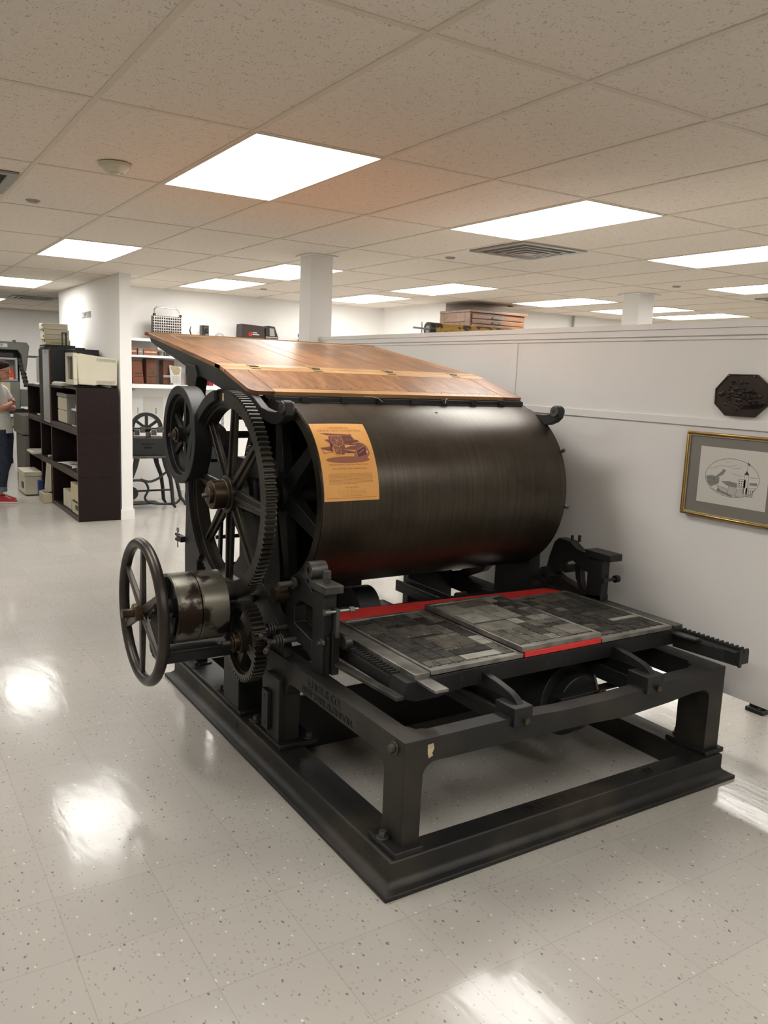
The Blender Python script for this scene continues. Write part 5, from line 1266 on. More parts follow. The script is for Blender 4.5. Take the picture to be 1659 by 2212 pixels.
def curve(pts, n=5):
    P = [Vector(p) for p in pts]; out = []
    for i in range(len(P)-1):
        a, b, c, d = P[max(i-1, 0)], P[i], P[i+1], P[min(i+2, len(P)-1)]
        for k in range(n):
            t = k/n; out.append(0.5*((2*b)+(c-a)*t+(2*a-5*b+4*c-d)*t*t+(3*b-a-3*c+d)*t**3))
    return out+[P[-1]]
def treadle_press():
    t = thing('antique_platen_press', 'small black antique press with a half-round disc on a cast iron treadle stand', 'printing press', (2.85, 9.7, 0))
    I = M['iron']
    y0, y1 = 9.45, 9.85
    MB().box(2.50, 3.12, y0, y1, 0.600, 0.625).build('table', M['steel_dark'], t, 0.003)
    MB().box(2.56, 3.04, 9.50, 9.80, 0.625, 0.83).build('bed_casting', I, t, 0.006)
    v, f = text_geo('GOLDING', 0.035, 0.001); b = MB(); b.faces(v, f, lambda p: (2.80+p[0], 9.499, 0.76+p[1])); v, f = text_geo('JOBBER', 0.03, 0.001); b.faces(v, f, lambda p: (2.80+p[0], 9.499, 0.72+p[1]))
    b.build('gilt_lettering', M['leather_red'], t, fix=False, smooth=False)
    # disc: axis along y
    b = MB(); n = 48; R = 0.185; cx, cz = 2.82, 0.93
    ring = []
    for i in range(n+1):
        a = -0.25+(PI+0.5)*i/n; ring.append([b.bm.verts.new((cx+r*math.cos(a), y, cz+r*math.sin(a))) for y, r in ((9.60, R*0.80), (9.60, R), (9.66, R), (9.66, R*0.80))])
    for i in range(n):
        for k in range(4): b.bm.faces.new((ring[i][k], ring[i][(k+1) % 4], ring[i+1][(k+1) % 4], ring[i+1][k]))
    b.bm.faces.new(ring[0]); b.bm.faces.new(ring[-1][::-1])
    b.build('ink_disc_ring', I, t)
    s = MB().cyl((cx, 9.59, cz), (cx, 9.67, cz), 0.045, 20)
    for a in (PI/2, PI*0.2, PI*0.8): s.bar((cx, 9.63, cz), (cx+R*0.85*math.cos(a), 9.63, cz+R*0.85*math.sin(a)), 0.03, 0.03, 0.03, 0.03, (0, 1, 0))
    s.build('disc_spokes', I, t)
    MB().box(2.50, 3.14, 9.56, 9.59, 0.925, 0.945).build('cross_bar', M['steel_dark'], t, 0.002)
    for x in (2.72, 2.93): MB().cyl((x, 9.62, 1.10), (x, 9.62, 1.17), 0.004, 8).build('rod', M['steel_dark'], t)
    r = random.Random(5); 
    for k in range(7):
        x = 2.60+k*0.065; z = 0.85+0.03*(k % 3)
        MB().cyl((x, 9.50, z), (x+0.03, 9.62, z), 0.018, 14).box(x-0.012, x+0.045, 9.52, 9.54, z-0.02, z+0.045).build('mechanism', M['steel_dark'], t, 0.002)
    # cast legs with curls
    def leg(xc, s, yy, name='leg'):
        pts = [(xc, yy, 0.60), (xc+0.02*s, yy, 0.50), (xc+0.07*s, yy, 0.36), (xc+0.09*s, yy, 0.20), (xc+0.10*s, yy, 0.06), (xc+0.13*s, yy, 0.012)]
        MB().tube(pts, 0.02, 10, radii=[0.034, 0.028, 0.024, 0.022, 0.022, 0.014]).build(name, I, t)
    leg(2.98, 1, 9.47); leg(2.98, 1, 9.83); leg(2.66, -1, 9.47); leg(2.66, -1, 9.83)
    # second pair of legs beyond
    MB().tube([(3.10, 9.62, 0.60), (3.14, 9.62, 0.45), (3.17, 9.60, 0.30), (3.20, 9.56, 0.12), (3.27, 9.50, 0.016)], 0.02, 10, radii=[0.03, 0.026, 0.022, 0.022, 0.014]).build('leg', I, t)
    MB().tube(curve([(2.70, 9.47, 0.36), (2.80, 9.47, 0.33), (2.90, 9.47, 0.36), (2.98, 9.47, 0.42), (3.03, 9.47, 0.46)]), 0.014, 8).build('curled_brace', I, t)
    MB().tube(curve([(2.56, 9.47, 0.34), (2.66, 9.47, 0.35), (2.75, 9.47, 0.33), (2.79, 9.47, 0.24), (2.75, 9.47, 0.14), (2.82, 9.47, 0.08), (3.02, 9.47, 0.06), (3.14, 9.55, 0.05), (3.2, 9.56, 0.10)]), 0.014, 8).build('curled_brace', I, t)
    MB().box(2.60, 2.78, 9.462, 9.478, 0.215, 0.235).build('brace_bar', I, t)
    MB().ringx(2.51, 2.54, 9.62, 0.20, 0.07, 0.10, n=32).build('flywheel_rim', I, t)
    MB().cyl((2.60, 9.47, 0.20), (2.60, 9.52, 0.20), 0.075, 28).build('small_wheel', I, t)
    MB().box(2.62, 2.95, 9.55, 9.75, 0.05, 0.065).build('treadle', I, t, 0.002)
    MB().cyl((2.50, 9.65, 0.20), (3.12, 9.65, 0.20), 0.012, 12).build('axle', I, t)
    t2 = thing('hand_lever_machine', 'small black iron machine on curled legs behind the big press wheels', 'machine', (3.42, 9.75, 0))
    MB().tube(curve([(3.30, 9.72, 0.0), (3.33, 9.72, 0.03), (3.32, 9.72, 0.12), (3.36, 9.72, 0.22), (3.45, 9.72, 0.26)]), 0.013, 8).build('curled_leg', I, t2)
    MB().tube(curve([(3.40, 9.72, 0.012), (3.44, 9.72, 0.08), (3.41, 9.72, 0.16), (3.47, 9.72, 0.26)]), 0.012, 8).build('curled_leg', I, t2)
    MB().box(3.30, 3.80, 9.62, 9.90, 0.26, 0.30).box(3.36, 3.76, 9.66, 9.86, 0.30, 0.72).build('body', I, t2, 0.006)
    MB().tube(curve([(3.74, 9.72, 0.0), (3.72, 9.72, 0.1), (3.70, 9.72, 0.26)]), 0.013, 8).build('curled_leg', I, t2)
treadle_press()

# ---------------------------------------------------------------- bookcases with old computers along the stub wall
BX0, BX1 = 1.90, 2.325
def shelf_cube(y0, y1, z0, z1, lab, m='espresso'):
    t = thing('shelf_cube', lab, 'shelf unit', ((BX0+BX1)/2, (y0+y1)/2, z0), 'dark stacked shelf cubes')
    th = 0.022
    MB().box(BX0, BX1, y0, y0+th, z0, z1).build('side_panel', M[m], t, 0.001)
    MB().box(BX0, BX1, y1-th, y1, z0, z1).build('side_panel', M[m], t, 0.001)
    MB().box(BX0, BX1, y0+th, y1-th, z0, z0+0.045).build('bottom_panel', M[m], t, 0.001)
    MB().box(BX0, BX1, y0+th, y1-th, z1-th, z1).build('top_panel', M[m], t, 0.001)
    MB().box(BX1-0.01, BX1, y0+th, y1-th, z0+0.045, z1-th).build('back_panel', M[m], t)
    e = MB().box(BX0-0.0015, BX0, y0, y1, z0, z0+0.045).box(BX0-0.0015, BX0, y0, y1, z1-th, z1).box(BX0-0.0015, BX0, y0, y0+th, z0+0.045, z1-th).box(BX0-0.0015, BX0, y1-th, y1, z0+0.045, z1-th)
    e.build('front_edge', M['espresso_edge'], t)
A0, A1, B1, C1 = 8.93, 10.28, 10.93, 11.82
shelf_cube(A0, A1, 0.001, 0.464, 'nearest shelf cube on the floor, holding beige computer boxes')
shelf_cube(A0, A1, 0.466, 0.932, 'nearest middle shelf cube with loose papers in it')
shelf_cube(A0, A1, 0.934, 1.398, 'nearest top shelf cube, under the large beige monitor')
shelf_cube(A1+0.002, B1, 0.001, 0.464, 'narrow empty floor cube with a leaning beige screen before it')
shelf_cube(A1+0.002, B1, 0.466, 0.932, 'narrow shelf cube under the tall dark tower, small parts inside')
shelf_cube(B1+0.002, C1, 0.001, 0.464, 'farthest floor cube behind the boxy printer')
shelf_cube(B1+0.002, C1, 0.466, 0.932, 'farthest middle cube with a flat keyboard sticking out')
shelf_cube(B1+0.002, C1, 0.934, 1.360, 'farthest top cube with a thin pale book inside')

t = thing('tower_cabinet', 'tall dark equipment tower with a pale grey front door, on top of the shelf cubes', 'cabinet', (2.1, 10.6, 0.934))
MB().box(1.905, 2.30, 10.30, 10.93, 0.9335, 1.825).build('carcass', M['dark_panel'], t, 0.003)
d = MB().box(1.892, 1.904, 10.31, 10.68, 0.945, 1.79).build('door', M['pale_grey'], t, 0.002)
MB().cyl((1.890, 10.50, 1.76), (1.8925, 10.50, 1.76), 0.008, 10).build('screw', M['ink'], d)
MB().cyl((1.890, 10.50, 0.985), (1.8925, 10.50, 0.985), 0.008, 10).build('screw', M['ink'], d)
MB().box(1.894, 1.904, 10.285, 10.309, 0.94, 1.80).build('edge_strip', M['leather'], t)
MB().box(1.894, 1.904, 10.69, 10.93, 0.94, 1.80).build('dark_door', M['black_plastic'], t)
zz = 1.846
for k, (m, h, lab) in enumerate((('beige2', 0.062, 'yellowed disk drive at the bottom of the stack on the tall tower'), ('beige', 0.055, 'thin beige drive second from the bottom of the stack on the tower'), ('beige', 0.060, 'beige disk drive second from the top, with a small dark square'), ('beige', 0.068, 'topmost pale computer drive of the stack on the tall tower'))):
    t = thing('disk_drive', lab, 'disk drive', (1.99, 10.45, zz), 'drives stacked on the tower')
    xo = (0.012, 0.0, 0.0, -0.012)[k]
    MB().box(1.865+xo, 2.14+xo, 10.38, 10.62, zz, zz+h-0.002).build('case', M[m], t, 0.004)
    MB().box(1.8630+xo, 1.8652+xo, 10.40, 10.45, zz+h*0.45, zz+h*0.8).build('button', M['ink'], t)
    if k == 0:
        g = MB()
        for j in range(9): g.box(1.93+j*0.02, 1.94+j*0.02, 10.378, 10.38, zz+0.015, zz+0.03)
        g.build('vent_slots', M['grey_plastic'], t)
    zz += h
t = thing('flat_black_unit', 'flat black unit under the stack of drives on the tall tower', 'electronics', (2.0, 10.45, 1.826))
MB().box(1.86, 2.20, 10.34, 10.66, 1.826, 1.845).build('case', M['black_plastic'], t, 0.003)
t = thing('black_stand', 'small upright black stand in front of the beige drives', 'stand', (2.05, 10.33, 1.826))
MB().box(2.0, 2.14, 10.305, 10.337, 1.826, 1.836).build('foot', M['black_plastic'], t)
MB().box(2.045, 2.055, 10.315, 10.325, 1.836, 1.99).box(2.085, 2.100, 10.315, 10.325, 1.836, 1.99).box(2.045, 2.10, 10.315, 10.325, 1.98, 1.99).build('upright', M['black_plastic'], t)
t = thing('dark_equipment_box', 'black box lying between the tower and the stub wall, above the monitor', 'box', (2.2, 10.0, 1.4))
MB().box(2.06, 2.32, 9.72, 10.27, 1.4, 1.80).build('case', M['black_plastic'], t, 0.003)

def monitor():
    t = thing('beige_monitor', 'large beige computer monitor with side vents, tilted on the nearest shelf stack', 'monitor', (2.1, 9.15, 1.4))
    y0, y1 = 8.985, 9.36
    MB().box(1.90, 2.15, 9.05, 9.30, 1.3985, 1.418).build('tilt_base', M['black_plastic'], t, 0.004)
    MB().prism('y', [(1.935, 1.430), (2.10, 1.420), (2.13, 1.432), (2.328, 1.425), (2.335, 1.70), (1.96, 1.745), (1.92, 1.74)], y0, y1).build('housing', M['beige'], t, 0.008)
    f = MB()
    for a, b, c, d in ((y0-0.004, y1+0.004, 1.425, 1.475), (y0-0.004, y1+0.004, 1.712, 1.750), (y0-0.004, y0+0.035, 1.475, 1.712), (y1-0.035, y1+0.004, 1.475, 1.712)): f.box(1.885, 1.925, a, b, c, d)
    f.build('bezel', M['beige'], t, 0.004)
    MB().box(1.905, 1.918, y0+0.035, y1-0.035, 1.475, 1.712).build('screen', M['screen'], t)
    g = MB()
    for k in range(22):
        x = 2.12+k*0.0088
        g.box(x, x+0.004, y0-0.0015, y0, 1.672-0.0004*k, 1.705-0.0006*k); g.box(x-0.005, x-0.001, y0-0.0015, y0, 1.442, 1.474)
    g.build('side_vents', M['grey_plastic'], t)
monitor()
def simple(name, lab, cat, parts, group=None):
    x0, x1, y0, y1, z0, z1 = parts[0][1:7]
    t = thing(name, lab, cat, ((x0+x1)/2, (y0+y1)/2, z0), group)
    for p in parts: MB().box(*p[1:7]).build(p[0], M[p[7]], t, p[8] if len(p) > 8 else 0.003)
    return t
simple('computer_keyboard', 'pale keyboard lying before the large monitor on the nearest stack', 'keyboard', [('case', 1.86, 1.98, 9.55, 9.98, 1.399, 1.425, 'beige'), ('keys', 1.872, 1.97, 9.57, 9.96, 1.425, 1.434, 'label')])
simple('black_tray', 'thin black tray projecting past the edge of the nearest stack', 'tray', [('tray', 1.85, 1.885, 9.45, 10.1, 1.372, 1.398, 'black_plastic')])
simple('drawer_organizer', 'beige plastic drawer unit with a grey lid in the nearest top cube', 'drawer unit', [('case', 1.945, 2.20, 9.58, 10.08, 0.98, 1.27, 'grey_plastic'), ('drawer', 1.935, 1.944, 9.60, 10.06, 0.99, 1.12, 'beige'), ('drawer', 1.935, 1.944, 9.60, 10.06, 1.13, 1.26, 'beige'), ('lid', 1.93, 2.21, 9.57, 10.09, 1.271, 1.31, 'grey_plastic')])
simple('compact_drive', 'small white drive with an open front beside the grey-lidded drawer unit', 'disk drive', [('case', 1.93, 2.15, 9.02, 9.33, 0.98, 1.17, 'label', 0.005), ('opening', 1.924, 1.93, 9.06, 9.17, 1.0, 1.15, 'black_plastic'), ('panel', 1.924, 1.93, 9.20, 9.30, 1.0, 1.15, 'screen')])
simple('small_white_box', 'small white box on top of the compact drive', 'box', [('box_body', 1.96, 2.10, 9.06, 9.28, 1.171, 1.20, 'label')])
for k, (x, y, a) in enumerate(((1.93, 9.86, 0.2), (1.95, 9.50, -0.2), (1.98, 9.15, 0.12))):
    t = thing('paper_sheets', ('open booklet deep in the nearest middle cube', 'loose white sheets in the middle of the nearest middle cube', 'white leaflet by the near side of the nearest middle cube')[k], 'papers', (x+0.1, y, 0.512))
    for j in range(3):
        c, s = math.cos(a+0.15*j), math.sin(a+0.15*j); z = 0.5125+0.004*j+0.003
        pts = [(x+0.1+c*u-s*v, y+s*u+c*v) for u, v in ((-0.09, -0.13), (0.09, -0.13), (0.09, 0.13), (-0.09, 0.13))]
        MB().prism('z', pts, z, z+0.003).build('sheet', M['paper'], t)
simple('desktop_computer', 'square beige computer case at the near end of the nearest floor cube', 'computer', [('case', 1.915, 2.16, 8.99, 9.38, 0.175, 0.375, 'beige2', 0.006), ('lower_case', 1.92, 2.16, 8.99, 9.36, 0.047, 0.172, 'beige2', 0.006), ('drive_slot', 1.908, 1.914, 9.05, 9.25, 0.18, 0.20, 'black_plastic'), ('dark_panel', 1.912, 1.9195, 9.0, 9.16, 0.10, 0.15, 'black_plastic')])
simple('beige_box', 'low beige box behind the square computer case in the nearest floor cube', 'box', [('case', 1.93, 2.10, 9.45, 9.85, 0.047, 0.24, 'beige', 0.006)])
t = thing('leaning_screen', 'slanted beige wedge screen standing on the floor before the narrow cubes', 'monitor', (1.85, 10.45, 0))
MB().prism('y', [(1.86, 0.13), (1.898, 0.13), (1.898, 0.45), (1.89, 0.45)], 10.34, 10.60).build('wedge_screen', M['beige'], t, 0.004)
MB().box(1.80, 1.898, 10.32, 10.62, 0.0, 0.11).build('stand', M['beige2'], t, 0.005)
MB().box(1.82, 1.898, 10.38, 10.56, 0.11, 0.13).build('neck', M['grey_plastic'], t)
simple('desk_printer', 'boxy beige printer on the floor before the farthest cubes', 'printer', [('body', 1.70, 1.895, 10.95, 11.45, 0.012, 0.24, 'beige', 0.008), ('lid', 1.69, 1.895, 10.94, 11.46, 0.241, 0.30, 'beige', 0.006), ('paper_slot', 1.694, 1.70, 11.05, 11.2, 0.08, 0.16, 'black_plastic'), ('foot', 1.72, 1.88, 11.0, 11.4, 0.0, 0.012, 'black_plastic')])
simple('blue_bin', 'narrow dark blue container squeezed beside the boxy printer', 'container', [('bin', 1.84, 1.898, 10.87, 10.935, 0.0, 0.20, 'bag_blue')])
simple('flat_keyboard', 'pale flat keyboard jutting out of the farthest middle cube', 'keyboard', [('case', 1.80, 2.05, 11.0, 11.4, 0.512, 0.54, 'beige', 0.004), ('keys', 1.82, 2.0, 11.03, 11.37, 0.54, 0.549, 'mat_grey')])
simple('thin_book', 'thin cream book lying in the farthest top cube', 'book', [('cover', 1.93, 2.10, 11.0, 11.35, 0.980, 0.998, 'beige2')])
simple('small_parts', 'two small pale parts lying in the narrow middle cube', 'parts', [('part_body', 1.92, 1.98, 10.45, 10.55, 0.512, 0.54, 'steel'), ('round_part', 1.92, 1.97, 10.6, 10.66, 0.512, 0.535, 'label')])
simple('upright_panel', 'pale upright panel standing on the farthest top cube', 'panel', [('panel', 1.96, 1.99, 11.2, 11.5, 1.361, 1.70, 'grey_plastic'), ('foot', 1.93, 2.02, 11.2, 11.5, 1.361, 1.38, 'label')])
t = simple('filing_box', 'brown-grey metal two-part cabinet on the floor past the farthest cubes', 'cabinet', [('lower_case', 1.86, 2.28, 11.9, 12.6, 0.0, 0.66, 'grey_box'), ('upper_case', 1.83, 2.28, 11.9, 12.6, 0.68, 0.935, 'grey_box')])
# wall lettering
t = thing('wall_lettering', 'grey letters spelling COMPUTERS high on the stub wall', 'sign', (2.349, 10.42, 2.17))
v, f = text_geo('COMPUTERS', 0.105, 0.0015); MB().faces(v, f, lambda p: (2.3482-p[2], 10.42-p[0]*0.78, 2.21+p[1])).build('letters', M['etch_soft'], t, fix=False, smooth=False)

# ---------------------------------------------------------------- photographic typesetting machine and visitor
def typesetter():
    t = thing('typesetting_machine', 'large grey typesetting machine with an open glowing bay and keyboard, at the photo edge', 'machine', (1.5, 13.2, 0))
    G = M['machine_grey']; y0 = 13.0
    MB().box(0.75, 2.03, y0+0.25, 13.9, 0.93, 1.88).build('cabinet', M['dark_panel'], t, 0.01)
    MB().prism('y', [(0.7, 1.80), (1.98, 1.80), (2.02, 1.74), (2.05, 1.50), (2.08, 1.50), (2.13, 1.86), (2.10, 1.91), (0.7, 1.93)], y0, y0+0.26).build('top_hood', G, t, 0.01)
    MB().box(1.92, 1.96, y0+0.05, y0+0.1, 1.905, 1.94).build('knob', G, t)
    MB().box(1.45, 1.84, y0-0.004, y0, 1.835, 1.885).build('name_plate', M['label'], t)
    v, f = text_geo('FOTOSETTER', 0.05, 0.001); MB().faces(v, f, lambda p: (1.64+p[0], y0-0.006, 1.86+p[1])).build('name_lettering', M['ink'], t, fix=False, smooth=False)
    MB().box(1.30, 1.93, y0+0.12, y0+0.16, 1.70, 1.76).build('roller_shade', M['case_brown'], t)
    f = MB().box(1.30, 1.97, y0+0.02, y0+0.25, 1.36, 1.39).box(1.94, 1.97, y0+0.02, y0+0.25, 1.39, 1.68).box(1.30, 1.97, y0+0.02, y0+0.25, 1.66, 1.69)
    f.build('bay_frame', M['pale_grey'], t, 0.004)
    MB().box(1.30, 1.94, y0+0.235, y0+0.249, 1.39, 1.66).build('bay_back', M['grille'], t)
    MB().prism('y', [(1.76, 1.40), (1.935, 1.40), (1.915, 1.53), (1.775, 1.53)], y0+0.10, y0+0.12).build('red_card', M['orange'], t)
    MB().box(1.74, 1.92, y0+0.095, y0+0.10, 1.39, 1.405).box(1.77, 1.80, y0+0.095, y0+0.10, 1.47, 1.50).build('card_marks', M['label'], t)
    MB().box(0.75, 1.99, y0, y0+0.25, 0.96, 1.355).build('front_panel', G, t, 0.008)
    MB().box(1.65, 1.86, y0-0.003, y0, 1.17, 1.34).build('taped_note', M['beige2'], t)
    MB().box(1.99, 2.14, y0+0.02, y0+0.25, 1.0, 1.24).build('side_box', G, t, 0.008)
    for k in range(7):
        z = 1.66-k*0.055; MB().cyl((2.0+0.012*k, y0+0.04, z), (2.05+0.012*k, y0+0.2, z-0.03), 0.028, 12).box(1.98+0.012*k, 2.06+0.01*k, y0+0.05, y0+0.08, z-0.05, z-0.01).build('linkage', M['iron'], t, 0.002)
    MB().box(2.12, 2.28, y0+0.1, y0+0.14, 1.70, 1.73).build('side_arm', G, t)
    MB().box(1.2, 2.16, y0-0.10, y0+0.2, 0.90, 0.955).build('carriage', M['black_plastic'], t, 0.004)
    MB().cyl((2.0, y0-0.13, 0.93), (2.0, y0-0.08, 0.93), 0.05, 24).build('hand_knob', M['black_plastic'], t)
    MB().prism('x', [(y0-0.28, 0.70), (y0+0.2, 0.74), (y0+0.2, 0.84), (y0-0.05, 0.84), (y0-0.28, 0.735)], 1.0, 2.16).build('keyboard_case', G, t, 0.006)
    for r in range(5):
        b = MB()
        for c in range(10):
            x = 1.50+c*0.045; yy = y0-0.255+r*0.04; z = 0.745+r*0.019; b.box(x, x+0.032, yy, yy+0.028, z, z+0.012)
        b.build('key_row', M['keys'], t)
    MB().box(1.96, 2.12, y0-0.26, y0-0.06, 0.742, 0.80).build('dark_keys', M['machine_grey'], t)
    MB().box(0.80, 1.45, y0+0.1, 13.8, 0.0, 0.93).build('pedestal', G, t, 0.008)
    MB().cyl((1.9, y0+0.7, 0.0), (1.75, y0+0.15, 0.72), 0.008, 8).build('stay_rod', M['steel_dark'], t)
typesetter()
simple('low_platform', 'low brown platform on the floor behind the visitor', 'platform', [('deck', 1.3, 2.1, 14.6, 15.3, 0.0, 0.09, 'case_brown')])

def person():
    px, py = 1.395, 10.568
    Fv = Vector((0.844, -0.537, 0)); Sv = Vector((-0.537, -0.844, 0))
    O = Vector((px, py, 0))
    def W(f, s, z): return O+Fv*f+Sv*s+Vector((0, 0, z))
    t = thing('person', 'person in a pale T-shirt, dark rolled jeans and red shoes, standing with folded arms', 'person', (px, py, 0))
    def skinned(name, joints, edges, m, parent, sub=2):
        me = bpy.data.meshes.new(name); me.from_pydata([tuple(W(*j[:3])-O) for j in joints], edges, [])
        o = bpy.data.objects.new(name, me); L(o); o.parent = parent; me.materials.append(m)
        md = o.modifiers.new('skin', 'SKIN')
        if not me.skin_vertices: me.skin_vertices.new() if hasattr(me.skin_vertices, 'new') else None
        for i, j in enumerate(joints):
            sv = me.skin_vertices[0].data[i]; r = j[3]; sv.radius = (r, j[4] if len(j) > 4 else r); sv.use_root = (i == 0)
        md.use_smooth_shade = True
        s = o.modifiers.new('smooth', 'SUBSURF'); s.levels = sub; s.render_levels = sub
        return o
    T0 = -0.055
    J = [(-0.01, 0, 0.92, 0.07, 0.07), (T0+0.02, 0, 1.10, 0.06, 0.06), (T0, 0, 1.26, 0.06, 0.06), (T0, 0, 1.345, 0.055, 0.055), (T0+0.025, 0, 1.41, 0.046), (T0+0.06, 0, 1.455, 0.05),
         (T0, 0.155, 1.31, 0.050), (T0+0.06, 0.195, 1.20, 0.042), (T0+0.125, 0.20, 1.10, 0.040), (T0+0.17, 0.12, 1.12, 0.037), (T0+0.185, 0.03, 1.15, 0.028), (T0+0.185, -0.03, 1.165, 0.023),
         (T0, -0.155, 1.31, 0.050), (T0+0.06, -0.195, 1.20, 0.042), (T0+0.12, -0.19, 1.09, 0.038), (T0+0.155, -0.11, 1.09, 0.036), (T0+0.15, -0.01, 1.10, 0.028), (T0+0.16, 0.07, 1.11, 0.023),
         (0.0, 0.09, 0.84, 0.06), (0.045, 0.09, 0.48, 0.05), (0.02, 0.09, 0.28, 0.045), (0.01, 0.09, 0.09, 0.036), (0.0, -0.09, 0.84, 0.06), (0.0, -0.09, 0.48, 0.05), (-0.06, -0.09, 0.28, 0.045), (-0.078, -0.09, 0.09, 0.036)]
    E = [(0, 1), (1, 2), (2, 3), (3, 4), (4, 5), (2, 6), (6, 7), (7, 8), (8, 9), (9, 10), (10, 11), (2, 12), (12, 13), (13, 14), (14, 15), (15, 16), (16, 17), (0, 18), (18, 19), (19, 20), (20, 21), (0, 22), (22, 23), (23, 24), (24, 25)]
    body = skinned('body', J, E, M['skin'], t)
    def loft(b, rows, n=28):
        """rows: (f, s, z, radius along F, radius along S) stacked into one closed shell"""
        R = [[b.bm.verts.new(W(f+rf*math.cos(2*PI*k/n), s_+rs*math.sin(2*PI*k/n), z)) for k in range(n)] for f, s_, z, rf, rs in rows]
        for i in range(len(R)-1):
            for k in range(n): b.bm.faces.new((R[i][k], R[i][(k+1)%n], R[i+1][(k+1)%n], R[i+1][k]))
        b.bm.faces.new(R[0][::-1]); b.bm.faces.new(R[-1])
    def blob(name, centres, m, parent=None):
        b = MB()
        for (f, s, z, rf, rs, rz) in centres:
            g = bmesh.ops.create_uvsphere(b.bm, u_segments=24, v_segments=16, radius=1)
            for v in g['verts']: v.co = Vector(W(f, s, z))+Fv*v.co.x*rf+Sv*v.co.y*rs+Vector((0, 0, v.co.z*rz))
        return b.build(name, m, parent or t)
    # head: skull, jaw, nose, lips, ear
    head = blob('head', [(0.028, 0, 1.535, 0.094, 0.074, 0.098), (0.055, 0, 1.475, 0.058, 0.052, 0.056), (0.125, 0, 1.505, 0.017, 0.013, 0.020), (0.112, 0, 1.466, 0.012, 0.022, 0.008), (0.098, 0, 1.44, 0.020, 0.024, 0.016), (0.01, 0.078, 1.51, 0.020, 0.010, 0.030), (0.01, -0.078, 1.51, 0.020, 0.010, 0.030)], M['skin'])
    blob('eye', [(0.106, 0.030, 1.527, 0.010, 0.013, 0.008)], M['label'], head); blob('eye', [(0.106, -0.030, 1.527, 0.010, 0.013, 0.008)], M['label'], head)
    r = random.Random(2); hc = [(0.008, 0, 1.578, 0.108, 0.090, 0.076), (-0.035, 0, 1.50, 0.085, 0.090, 0.10), (0.085, 0, 1.60, 0.030, 0.05, 0.026)]
    for i in range(34):
        a = r.uniform(0.55*PI, 1.45*PI) if i % 3 else r.uniform(0, 2*PI); e = r.uniform(-0.2, 1.3) if i % 3 else r.uniform(0.8, 1.4)
        hc.append((-0.012+0.095*math.cos(a)*math.cos(e), 0.084*math.sin(a)*math.cos(e), 1.54+0.088*math.sin(e), 0.028, 0.028, 0.030))
    for i in range(10): hc.append((-0.075+r.uniform(-0.02, 0.05), r.uniform(-0.07, 0.07), 1.43+r.uniform(-0.03, 0.05), 0.028, 0.026, 0.034))
    blob('hair', hc, M['hair'])
    g = MB().tube([W(0.118, 0.032+0.026*math.cos(2*PI*i/16), 1.525+0.018*math.sin(2*PI*i/16)) for i in range(16)], 0.0022, 6, closed=True)
    g.tube([W(0.118, -0.032+0.026*math.cos(2*PI*i/16), 1.525+0.018*math.sin(2*PI*i/16)) for i in range(16)], 0.0022, 6, closed=True)
    g.tube([W(0.118, 0.058, 1.528), W(0.06, 0.078, 1.53), W(0.0, 0.082, 1.528)], 0.0022, 6).build('glasses', M['black_plastic'], t)
    # T-shirt and jeans as fuller shells over the body
    b = MB()
    loft(b, [(T0+0.045, 0, 0.815, 0.134, 0.170), (T0+0.045, 0, 0.88, 0.128, 0.168), (T0+0.04, 0, 0.98, 0.124, 0.160), (T0+0.015, 0, 1.10, 0.112, 0.160), (T0+0.005, 0, 1.22, 0.116, 0.175), (T0, 0, 1.30, 0.100, 0.178), (T0, 0, 1.345, 0.078, 0.140), (T0+0.005, 0, 1.375, 0.060, 0.085), (T0+0.01, 0, 1.39, 0.054, 0.062)])
    for sd in (1, -1): b.tube([W(T0, 0.12*sd, 1.325), W(T0+0.01, 0.165*sd, 1.30), W(T0+0.04, 0.187*sd, 1.24), W(T0+0.062, 0.196*sd, 1.19)], 0.06, 16, radii=[0.055, 0.064, 0.062, 0.060])
    b.build('shirt', M['shirt'], t)
    b = MB()
    loft(b, [(-0.005, 0, 0.80, 0.118, 0.158), (-0.01, 0, 0.90, 0.116, 0.150), (-0.01, 0, 0.94, 0.108, 0.142)])
    for sd, kf, af in ((1, 0.055, 0.02), (-1, 0.0, -0.075)):
        loft(b, [(af, 0.09*sd, 0.15, 0.062, 0.062), (af+0.005, 0.09*sd, 0.25, 0.066, 0.064), ((kf+af)/2, 0.09*sd, 0.36, 0.074, 0.068), (kf, 0.09*sd, 0.48, 0.082, 0.074), (kf*0.7, 0.09*sd, 0.62, 0.090, 0.082), (0, 0.085*sd, 0.76, 0.106, 0.088), (-0.01, 0.075*sd, 0.86, 0.112, 0.085)])
    b.build('jeans', M['jeans'], t)
    for f, s in ((0.02, 0.09), (-0.075, -0.09)):
        b = MB().cyl(W(f, s, 0.135), W(f, s, 0.195), 0.067, 24, 0.066); b.build('rolled_cuff', M['cuff'], t, 0.006)
        so = MB(); pts = [W(f+a, s+c, 0)-Vector((0, 0, 0)) for a, c in ((-0.065, 0), (-0.055, 0.032), (0.0, 0.036), (0.08, 0.045), (0.15, 0.042), (0.19, 0.02), (0.195, -0.005), (0.17, -0.032), (0.08, -0.036), (0.0, -0.033), (-0.055, -0.03))]
        so.prism('z', [(p.x, p.y) for p in pts], 0.001, 0.022)
        sole = so.build('sole', M['sole'], t, 0.004)
        sh2 = MB()
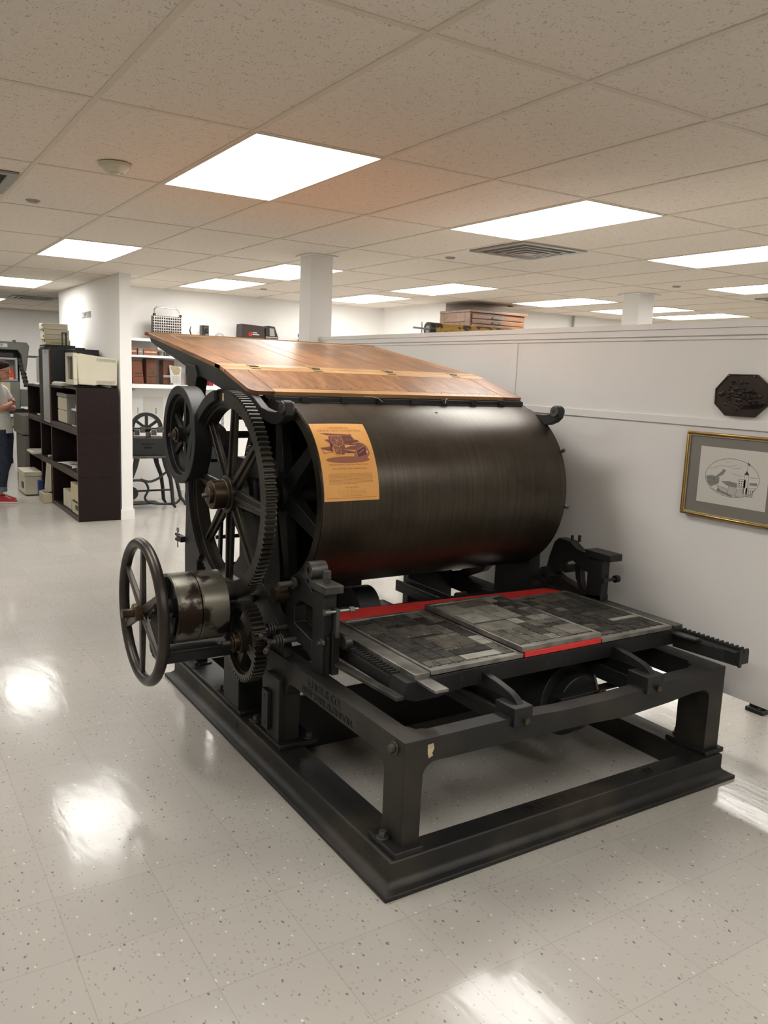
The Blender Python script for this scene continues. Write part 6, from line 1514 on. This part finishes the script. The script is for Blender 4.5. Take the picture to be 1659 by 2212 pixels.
        prof = [(-0.055, 0.034, 0.085), (-0.03, 0.038, 0.09), (0.02, 0.038, 0.085), (0.06, 0.040, 0.072), (0.11, 0.041, 0.055), (0.16, 0.034, 0.045), (0.185, 0.018, 0.035)]
        rings = []
        for a, w, h in prof: rings.append([sh2.bm.verts.new(W(f+a, s+w*math.cos(PI*k/10), 0.020+(h-0.020)*math.sin(PI*k/10)**0.8)) for k in range(11)])
        for i in range(len(rings)-1):
            for k in range(10): sh2.bm.faces.new((rings[i][k], rings[i][k+1], rings[i+1][k+1], rings[i+1][k]))
            sh2.bm.faces.new((rings[i][0], rings[i+1][0], rings[i+1][10], rings[i][10]))
        sh2.bm.faces.new(rings[0]); sh2.bm.faces.new(rings[-1][::-1])
        shoe = sh2.build('shoe', M['shoe'], t)
        la = MB()
        for k in range(4): la.tube([W(f+0.045+k*0.02, s-0.02, 0.080-k*0.007), W(f+0.055+k*0.02, s, 0.086-k*0.008), W(f+0.045+k*0.02, s+0.022, 0.078-k*0.007)], 0.0035, 6)
        la.build('laces', M['label'], shoe)
    # hands tucked at the folded arms: palm with four fingers and a thumb
    for base, d, up, sd in (((T0+0.185, -0.03, 1.165), (-0.1, -1, 0.05), (0.2, 0, 1), 1), ((T0+0.165, 0.075, 1.11), (0.0, 1, 0.05), (0.2, 0, 1), -1)):
        bx = Vector(base); dd = Vector(d).normalized(); uu = Vector(up).normalized()
        jo, ed = [tuple(bx)+(0.020, 0.026), tuple(bx+dd*0.045)+(0.016, 0.030)], [(0, 1)]
        for k, ln in enumerate((0.058, 0.066, 0.062, 0.048)):
            o_ = uu*(0.027-0.018*k); a = bx+dd*0.06+o_; i0 = len(jo)
            jo += [tuple(a)+(0.0085,), tuple(a+dd*ln*0.5+Vector((-0.008, 0, 0)))+(0.008,), tuple(a+dd*ln+Vector((-0.026, 0, 0)))+(0.007,)]
            ed += [(1, i0), (i0, i0+1), (i0+1, i0+2)]
        i0 = len(jo); a = bx+dd*0.018+uu*0.032
        jo += [tuple(a)+(0.010,), tuple(a+dd*0.025+uu*0.018)+(0.009,)]; ed += [(0, i0), (i0, i0+1)]
        skinned('hand', jo, ed, M['skin'], body, 1)
person()
